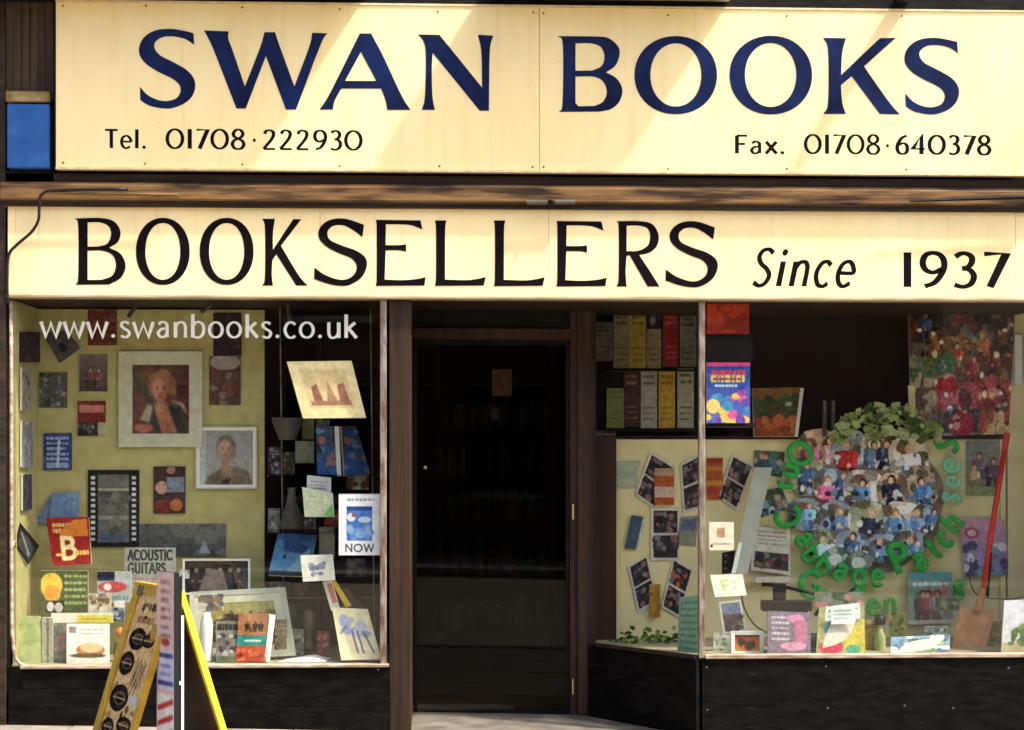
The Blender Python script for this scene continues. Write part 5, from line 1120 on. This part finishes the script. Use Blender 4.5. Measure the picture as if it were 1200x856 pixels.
MB_ = MB().box(P(893,0,.24).x, P(950,0,.24).x, .20, .30, P(920,716,.24).z, P(920,704,.24).z, .004)
st_ = MB_.build('book_stand', M['black'], None, origin=P(920,768,.24)); tag(st_, 'black display stand behind the purple grey book', 'stand')
MB().box(P(906,0,.25).x, P(921,0,.25).x, .24, .27, P(913,704,.25).z, P(913,684,.25).z, .004).build('neck', M['black'], st_)
MB().box(P(900,0,.25).x, P(946,0,.25).x, .22, .28, P(913,767.5,.25).z, P(913,716,.25).z, .004).build('column', M['black'], st_)
def p_mix(c): c.a[:] = (150,150,96); c.rect(.15,.0,.9,.3,(210,220,214)); c.lines(.2,.05,.85,.26,2,(120,160,150),.4); c.ell(.3,.45,.16,.16,(60,130,140)); c.poly([(.5,.6),(1,.3),(1,1),(.6,1)],(196,180,60)); c.ell(.3,.85,.25,.14,(200,50,80)); c.ell(.75,.9,.16,.1,(70,160,120)); c.noise(14,2)
slab('comic', 'colourful comic with red, yellow and teal shapes beneath the white note', 'comic', [(960,712),(1013,706),(1014,768),(956,768)], [.20,.20,.12,.12], .010, p_mix)
slab('note', 'small white note with printed lines atop the colourful comic', 'note', [(974,711),(1002,710),(1002,731),(974,732)], [.14]*4, .003, lambda c: (c.lines(.1,.15,.9,.8,3,(140,176,170),.35), c.noise(4,3)), bg=(226,236,230))
slab('leaflet', 'pink flower leaflet behind the small white note', 'leaflet', (955, 694, 1012, 712), [.28]*4, .004, lambda c: (c.blobs(16,[(190,130,120),(120,130,110),(60,90,60),(200,180,180)],.06,.15), c.noise(12,2)), bg=(120,124,96))
o = MB().lathe([(0,0),(.03,0),(.034,.02),(.034,.11),(.02,.14),(.014,.17),(.02,.2),(0,.205)], P(1031,768,.3), 14).build('bottle', M['leaf2'], None, origin=P(1031,768,.3), smooth=True); tag(o, 'yellow green bottle with dark cap below the green word', 'bottle')
MB().lathe([(0,.18),(.03,.182),(.036,.2),(.03,.235),(0,.24)], P(1031,768,.3), 12).build('cap', M['black'], o, smooth=True)
def p_land(c): c.grad((110,150,190),(90,140,80)); c.rect(0,.55,1,.7,(200,214,200)); c.blobs(24,[(70,110,150),(140,160,90),(230,236,236),(90,130,70),(60,90,130)],.04,.1); c.lines(.3,.1,.7,.3,1,(40,60,60),.6); c.noise(13,2)
slab('picture_book', 'wide low landscape book in blue and green along the sill', 'book', [(1044,747),(1113,744),(1113,768),(1044,768)], [.18,.18,.10,.10], .015, p_land)
def p_shrub(c): c.grad((206,210,220),(190,186,190)); c.rect(0,.78,1,1,(176,160,120)); c.blobs(26,[(84,110,50),(60,84,36),(110,130,70)],.05,.12,(.2,.5,1,.8)); c.noise(6,2)
slab('landscape_card', 'pale picture of a green bush at the right end of the sill', 'picture', [(1177,704),(1222,702),(1222,768),(1173,768)], [.14,.14,.08,.08], .01, p_shrub)
for (x0, y0, x1, y1, Y, t, bgc, pal, nm, lab) in (
    (1014, 728, 1030, 768, .34, .012, (170,150,60), [(90,120,50),(200,190,110),(60,50,40)], 'book', 'slim yellow green book between the comic and the bottle'),
    (1042, 718, 1062, 746, .55, .010, (120,130,60), [(170,170,80),(60,80,40)], 'postcard', 'small green postcard above the low landscape book'),
    (1084, 734, 1110, 746, .45, .008, (190,196,190), [(120,150,160),(90,110,90)], 'postcard', 'low pale postcard above the right end of the landscape book'),
    (950, 742, 962, 768, .26, .010, (60,90,80), [(120,160,140),(190,180,160)], 'booklet', 'narrow dark teal booklet between the purple grey book and comic'),
    (836, 742, 856, 768, .30, .010, (170,176,160), [(110,120,110),(210,206,190)], 'postcard', 'pale grey postcard left of the framed sunset'),
    (1096, 700, 1124, 716, .8, .006, (90,120,80), [(140,160,120),(60,90,60)], 'photograph', 'small green photo strip left of the spade blade'),
    (1158, 728, 1174, 768, .5, .02, (120,116,60), [(160,150,70),(70,80,50)], 'book', 'olive book standing right of the rusty spade blade')):
    slab(nm, lab, nm, (x0, y0, x1, y1), [Y]*4, t, (lambda pal: lambda c: (c.blobs(14, pal, .06, .16), c.lines(.1, .08, .9, .22, 2, pal[-1], .5), c.noise(12, 2)))(pal), bg=bgc)
# dark twig
tw = catmull([P(x, y, Y) for x, y, Y in ((893,685,.5),(915,687,.46),(948,695,.42),(975,701,.42),(990,698,.4),(1003,688,.4))], k=5)
e = thing('dark_twig', 'black twig bending across the foot of the collage', 'twig', P(948, 700, .42))
MB().tube(tw, [.010*(1-.4*i/len(tw))+.002 for i in range(len(tw))], 7).build('stem', M['rubber'], e, smooth=True)
MB().tube([P(955,722,.42), P(962,712,.42), P(968,704,.42), P(972,700,.42)], [.012,.010,.007,.004], 6).build('fork', M['rubber'], e, smooth=True)
MB().tube(catmull([P(x, y, .5) for x, y in ((868,690),(872,712),(884,732),(899,742))], k=4), .006, 6).build('fork', M['leaf3'], e, smooth=True)
# spade
sp_ = thing('garden_spade', 'red handled spade with a rusty brown blade leaning in the right window', 'spade', P(1136, 768, .40))
MB().tube([P(1177,528,.62), P(1163,615,.52), P(1152,690,.46)], [.017,.018,.017], 12).build('shaft', M['red'], sp_, smooth=True)
MB().tube([P(1177,529,.62), P(1180,508,.63)], [.019,.022], 10).build('grip', M['red'], sp_, smooth=True)
MB().tube([P(1158,650,.50), P(1152,690,.465), P(1146,716,.45)], [.017,.021,.026], 12).build('socket', M['rust'], sp_, smooth=True)
MB().tube([P(1161,648,.49), P(1157,700,.47)], [.010,.010], 8).build('dark_strap', M['rubber'], sp_)
mb = MB(); rows = [(714,1126,1166),(720,1125,1165),(735,1121,1162),(752,1117,1157),(762,1115,1153),(768,1118,1149)]
vs = []; n_ = 8
for y, x0, x1 in rows:
    for i in range(n_+1):
        t = i/n_; yy = .45-.06*(y-714)/54+.03*(1-(2*t-1)**2); vs.append(P(x0+(x1-x0)*t, y+(4*(2*t-1)**2 if y == 768 else 0)-(0), yy))
N = len(vs); vs += [v+Vector((0, .006, 0)) for v in vs]
fs = [(r_*(n_+1)+i, r_*(n_+1)+i+1, (r_+1)*(n_+1)+i+1, (r_+1)*(n_+1)+i) for r_ in range(len(rows)-1) for i in range(n_)]
mb.mesh(vs, fs+[tuple(k+N for k in f[::-1]) for f in fs]); mb.build('blade', M['rust'], sp_, smooth=True)
tag(MB().tube(catmull([P(x, y, .55) for x, y in ((1138,655),(1136,676),(1142,694),(1156,701),(1185,702),(1199,700))], k=5), .004, 6).build('rope', M['brown_back'], None, origin=P(1156,702,.55)), 'thin brown cord hanging beside the red spade', 'cord')
# plants at the foot of the side glass
for i, (x, lab, mm) in enumerate(((738, 'leftmost leafy plant at the foot of the side glass', 'leaf3'), (763, 'reddish topped leafy plant between two others behind the side glass', 'leaf'), (785, 'rightmost leafy plant behind the side glass, next to the mint sheet', 'leaf3'))):
    e = thing('small_plant', lab, 'plant', P(x, 762, .8), 'small plants behind the side glass'); rl = random.Random(40+i)
    for k in range(26):
        mb = MB(); leaf(mb, P(x+rl.gauss(0, 8), 757-abs(rl.gauss(0, 9)), .82-rl.random()*.1), rl.uniform(.012, .026), rl.uniform(0, 6.28), rl.uniform(-1, 1)); mb.build('leaf', M[mm] if rl.random() < .75 else M['leaf'], e)

# ================================================================== BOARDS ON THE PAVEMENT
ab = thing('pavement_board', 'amber framed A-shaped pavement board with black oval badges on buff', 'sign board', (P(180, 900, -.8).x, -.8, ZG(-1.8)))
def AP(px, py, Y): return P(px, py, Y)
# left leaf: outer face seen obliquely; near (right) edge at Y=-1.05, far (left) edge at Y=-.6
tn, tf = AP(205, 694, -1.05), AP(160, 699, -.60)
tf.z = tn.z
bn = tn+Vector((-.25, 0, -(tn.z-ZG(-1.8)))); bf = tf+Vector((-.25, 0, -(tf.z-ZG(-1.8))))
nrm = (bf-tf).cross(tn-tf).normalized(); nrm = nrm if nrm.x < 0 else -nrm
ux = (tn-tf).normalized(); uz = (tf-bf).normalized(); LW = (tn-tf).length; LH = (tf-bf).length
def leafbox(o, a0, a1, h0, h1, d0, d1, ux=ux, uz=uz, nrm=nrm):
    q = [o+ux*a+uz*h for a, h in ((a0, h0), (a1, h0), (a1, h1), (a0, h1))]
    return [p+nrm*d0 for p in q], [p+nrm*d1 for p in q]
lp = MB()
for a0, a1, h0, h1 in ((0, .075, 0, LH), (LW-.04, LW, 0, LH), (.075, LW-.04, LH-.035, LH), (.075, LW-.04, 0, .05)):
    lp.hexa(*leafbox(bf, a0, a1, h0, h1, -.02, .008))
lp.build('frame', M['amber'], ab)
def p_badges(c):
    c.a[:] = (176,140,84); c.noise(9,4)
    c.lines(.3,.05,.95,.11,1,(96,70,40),.8); c.lines(.15,.14,.7,.2,1,(120,80,50),.7)
    c.blobs(26, [(120,90,56),(90,70,44),(196,160,104),(60,48,34),(150,120,50)], .02, .07, (.05,.02,.95,.98))
    for cx, cy, rx, ry in ((.34,.30,.27,.075),(.22,.47,.24,.080),(.30,.70,.30,.090),(.70,.86,.24,.055),(.70,.30,.20,.045),(.20,.90,.2,.06)):
        c.ell(cx, cy, rx, ry, (30,23,20)); c.ell(cx+.02, cy, rx*.66, ry*.5, (84,66,48)); c.ell(cx+.02, cy+.004, rx*.48, ry*.34, (32,25,22)); c.lines(cx-rx*.7, cy-.010, cx+rx*.7, cy+.010, 1, (150,120,84), .6)
    for k in range(9): c.line(.55+.04*k, .42+.012*(k % 3), .48+.045*k, .60+.02*(k % 2), .008, (70,54,38))
    for k in range(3): c.line(.62+.1*k,.46,.50+.1*k,.66,.012,(80,62,44))
    c.ell(.80,.24,.10,.06,(150,110,30)); c.rect(.62,.66,.9,.72,(150,150,140)); c.noise(8,2)
q = [bf+ux*a+uz*h-nrm*.004 for a, h in ((.075, LH-.035), (LW-.04, LH-.035), (LW-.04, .05), (.075, .05))]
o_ = grid_print('poster', q, 0, p_badges, ab, 77, pitch=.004, blur=0, nmax=230, m=M['matt_print'])
for a0 in (.06, LW-.14):
    q1, q2 = leafbox(bf, a0, a0+.07, LH-.05, LH+.006, .009, .013); MB().hexa(q1, q2).build('hinge', M['metal'], ab)
mb = MB(); mb.hexa([tf+Vector((-.012, 0, .002)), tn+Vector((-.012, 0, .002)), tn+Vector((.03, 0, .002)), tf+Vector((.03, 0, .002))], [tf+Vector((-.012, 0, .022)), tn+Vector((-.012, 0, .022)), tn+Vector((.03, 0, .022)), tf+Vector((.03, 0, .022))]); mb.build('top_rail', M['amber'], ab)
# right leaf: yellow edged, seen from behind
tn2 = AP(213, 702, -1.05); tn2.z = tn.z-.01; tf2 = tf+Vector((.015, 0, -.01))
bn2 = tn2+Vector((.26, 0, -(tn2.z-ZG(-1.4)))); bf2 = tf2+Vector((.26, 0, -(tf2.z-ZG(-1.4))))
ux2 = (tn2-tf2).normalized(); uz2 = (tf2-bf2).normalized(); nr2 = (bf2-tf2).cross(tn2-tf2).normalized(); nr2 = nr2 if nr2.x > 0 else -nr2
LW2 = (tn2-tf2).length; LH2 = (tf2-bf2).length
MB().hexa(*leafbox(bf2, .03, LW2-.032, .0, LH2, -.006, .006, ux2, uz2, nr2)).build('panel', M['brown_back'], ab)
MB().hexa(*leafbox(bf2, LW2-.03, LW2, .0, LH2+.01, -.014, .018, ux2, uz2, nr2)).build('edge_rail', M['yellow'], ab)
MB().hexa(*leafbox(bf2, .0, .028, .0, LH2+.01, -.014, .018, ux2, uz2, nr2)).build('edge_rail', M['yellow'], ab)
# narrow upright poster board in front of the A-board
nb = thing('poster_board', 'tall narrow upright board with pink, blue and red poster, in front of the amber board', 'sign board', (P(196, 900, -1.12).x, -1.12, ZG(-1.7)))
zt_ = P(196, 671, -1.12).z; zb_ = ZG(-1.7)
pa, pb = P(184, 700, -1.02), P(204, 700, -1.16)
d_ = (pb-pa); d_.z = 0; d_.normalize(); n_2 = Vector((d_.y, -d_.x, 0)); n_2 = n_2 if n_2.y < 0 else -n_2
pa.z = pb.z = 0
def vb(mb, a, b, z0, z1, t0, t1):
    q = [a+n_2*t0, b+n_2*t0, b+n_2*t1, a+n_2*t1]; mb.hexa([p+Vector((0, 0, z0)) for p in q], [p+Vector((0, 0, z1)) for p in q]); return mb
vb(MB(), pa, pb, zb_, zt_, -.03, .0).build('board', M['black'], nb)
pc = P(212.5, 700, -1.10); pc.z = 0; pb2 = pb+Vector((.0015, .002, 0)); dd = (pc-pb2)
MB().hexa([pb2+Vector((0, 0, zb_)), pc+Vector((0, 0, zb_)), pc+Vector((0, .03, zb_)), pb2+Vector((0, .03, zb_))], [pb2+Vector((0, 0, zt_-.03)), pc+Vector((0, 0, zt_-.02)), pc+Vector((0, .03, zt_-.02)), pb2+Vector((0, .03, zt_-.03))]).build('side_board', M['black'], nb)
MB().box(pc.x+.0005, pc.x+.010, -1.115, -1.08, zb_, P(212, 722, -1.1).z, .001).build('white_trim', M['white'], nb)
MB().lathe([(0, -.010), (.012, -.008), (.014, .002), (0, .012)], (pc.x-.005, -1.125, P(211, 801, -1.12).z), 10).build('catch', M['white'], nb, smooth=True)
def p_tall(c):
    c.a[:] = (206,172,164); c.lines(.25,.03,.8,.36,7,(150,96,92),.45); c.ell(.5,.37,.25,.02,(160,30,30)); c.rect(0,.42,1,.62,(190,190,214)); c.rect(.05,.43,.95,.455,(60,64,130)); c.rect(.05,.575,.95,.60,(60,64,130)); c.lines(.2,.47,.8,.56,2,(120,124,170),.4)
    c.rect(0,.64,1,1,(226,214,206)); [c.poly([(.05,y+.05),(.95,y),(.95,y+.03),(.05,y+.08)],(190,50,50)) for y in (.66,.74,.82,.90)]; c.noise(6,2)
grid_print('poster', [pa+Vector((0, 0, zt_)), pb+Vector((0, 0, zt_)), pb+Vector((0, 0, zb_)), pa+Vector((0, 0, zb_))], .0012, p_tall, nb, 78, pitch=.006)
tag(MB().box(P(184,0,-.9).x, P(192,0,-.9).x, -.91, -.88, P(188,712,-.9).z, P(188,672,-.9).z, .003).build('yellow_peg', M['yellow'], None, origin=P(188,712,-.9)), 'short yellow peg standing up at the apex of the amber board', 'peg')

# ================================================================== THE SHOP'S SHELVES SEEN THROUGH THE DOOR
rs = random.Random(3)
sh = thing('bookcase', 'tall dark bookcase inside the shop behind the door glass', 'bookcase', (-.1, 4.4, .012))
YS = 4.4; levels = [.16, .62, 1.06, 1.44, 1.82, 2.2]
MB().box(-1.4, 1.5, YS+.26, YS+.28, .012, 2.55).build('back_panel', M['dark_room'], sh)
for x in (-1.4, -.42, .54, 1.5): MB().box(x-.015, x+.015, YS, YS+.258, .012, 2.55).build('upright', M['shelf_wood'], sh)
for z in levels: MB().box(-1.383, -.437, YS+.005, YS+.255, z-.02, z).build('shelf', M['shelf_wood'], sh); MB().box(-.403, .523, YS+.005, YS+.255, z-.02, z).build('shelf', M['shelf_wood'], sh)
bcol = [mat('cloth binding', c, .6) for c in ((.16,.05,.04),(.05,.07,.14),(.15,.13,.09),(.04,.08,.05),(.22,.20,.15),(.05,.04,.04),(.18,.11,.05))]
meshes = {}
protos = []
for k in range(12):
    w_, h_, d_2 = .022+.006*(k % 4), .19+.022*(k % 5), .16
    mb = MB(); mb.box(0, w_, 0, d_2, 0, h_, .003); o = mb.build('shelf_book', bcol[k % 7], None, origin=(0, 0, 0)); o['w'] = 1.0; protos.append((o, w_)); 
first = set()
for li, z in enumerate(levels[:-1]):
    for x0, x1 in ((-.40, .50),):
        x = x0
        while x < x1-.05:
            k = rs.randrange(12); p, w_ = protos[k]
            if k in first: o = p.copy(); COL.objects.link(o)
            else: o = p; first.add(k)
            if 'w' in o: del o['w']
            o.location = (x, YS+.03+rs.uniform(0, .03), z+.0005)
            tag(o, 'dim book among those shelved inside, seen through the dark door', 'book', 'books on the dark shelves inside')
            x += w_+.002+(rs.random() < .1)*.03
for k, (p, w_) in enumerate(protos):
    if k not in first: bpy.data.objects.remove(p)
tag(slab('paper_notice', 'dim tan notice hanging high inside the door', 'notice', (577, 433, 600, 464), [1.6]*4, .003, lambda c: c.noise(10,3), bg=(150,110,84)))
tag(slab('paper_notice', 'small dim grey notice below the tan one inside the door', 'notice', (576, 478, 585, 492), [1.6]*4, .003, lambda c: c.noise(10,3), bg=(90,90,90)))
# ================================================================== ACROSS THE STREET (what the glass mirrors)
for i, (x0, x1, h, mm, lab) in enumerate(((-26, -9, 5.6, 'opp', 'plain rendered terrace across the street, left'), (-8.98, 7, 6.2, 'opp2', 'brick terrace directly across the street'), (7.02, 24, 5.4, 'opp', 'plain rendered terrace across the street, right'))):
    e = thing('terrace_house', lab, 'house', ((x0+x1)/2, -15.4, 0), 'houses across the street')
    MB().box(x0, x1, -24, -15.4, -1, h).build('wall', M[mm], e)
    MB().mesh([(x0, -15.1, h), (x1, -15.1, h), (x1, -24.3, h), (x0, -24.3, h), (x0, -19.7, h+2.6), (x1, -19.7, h+2.6)], [(0,1,5,4), (2,3,4,5), (0,4,3), (1,2,5), (0,3,2,1)]).build('roof', M['roof'], e)
    x = x0+1.2
    while x < x1-1.8:
        for z in (1.0, 3.6):
            w2 = MB().box(x, x+1.2, -15.42, -15.37, z, z+1.6).build('window', M['black'], e)
            MB().box(x-.06, x+1.26, -15.40, -15.30, z-.1, z).build('sill', M['stone'], w2)
        x += 2.6
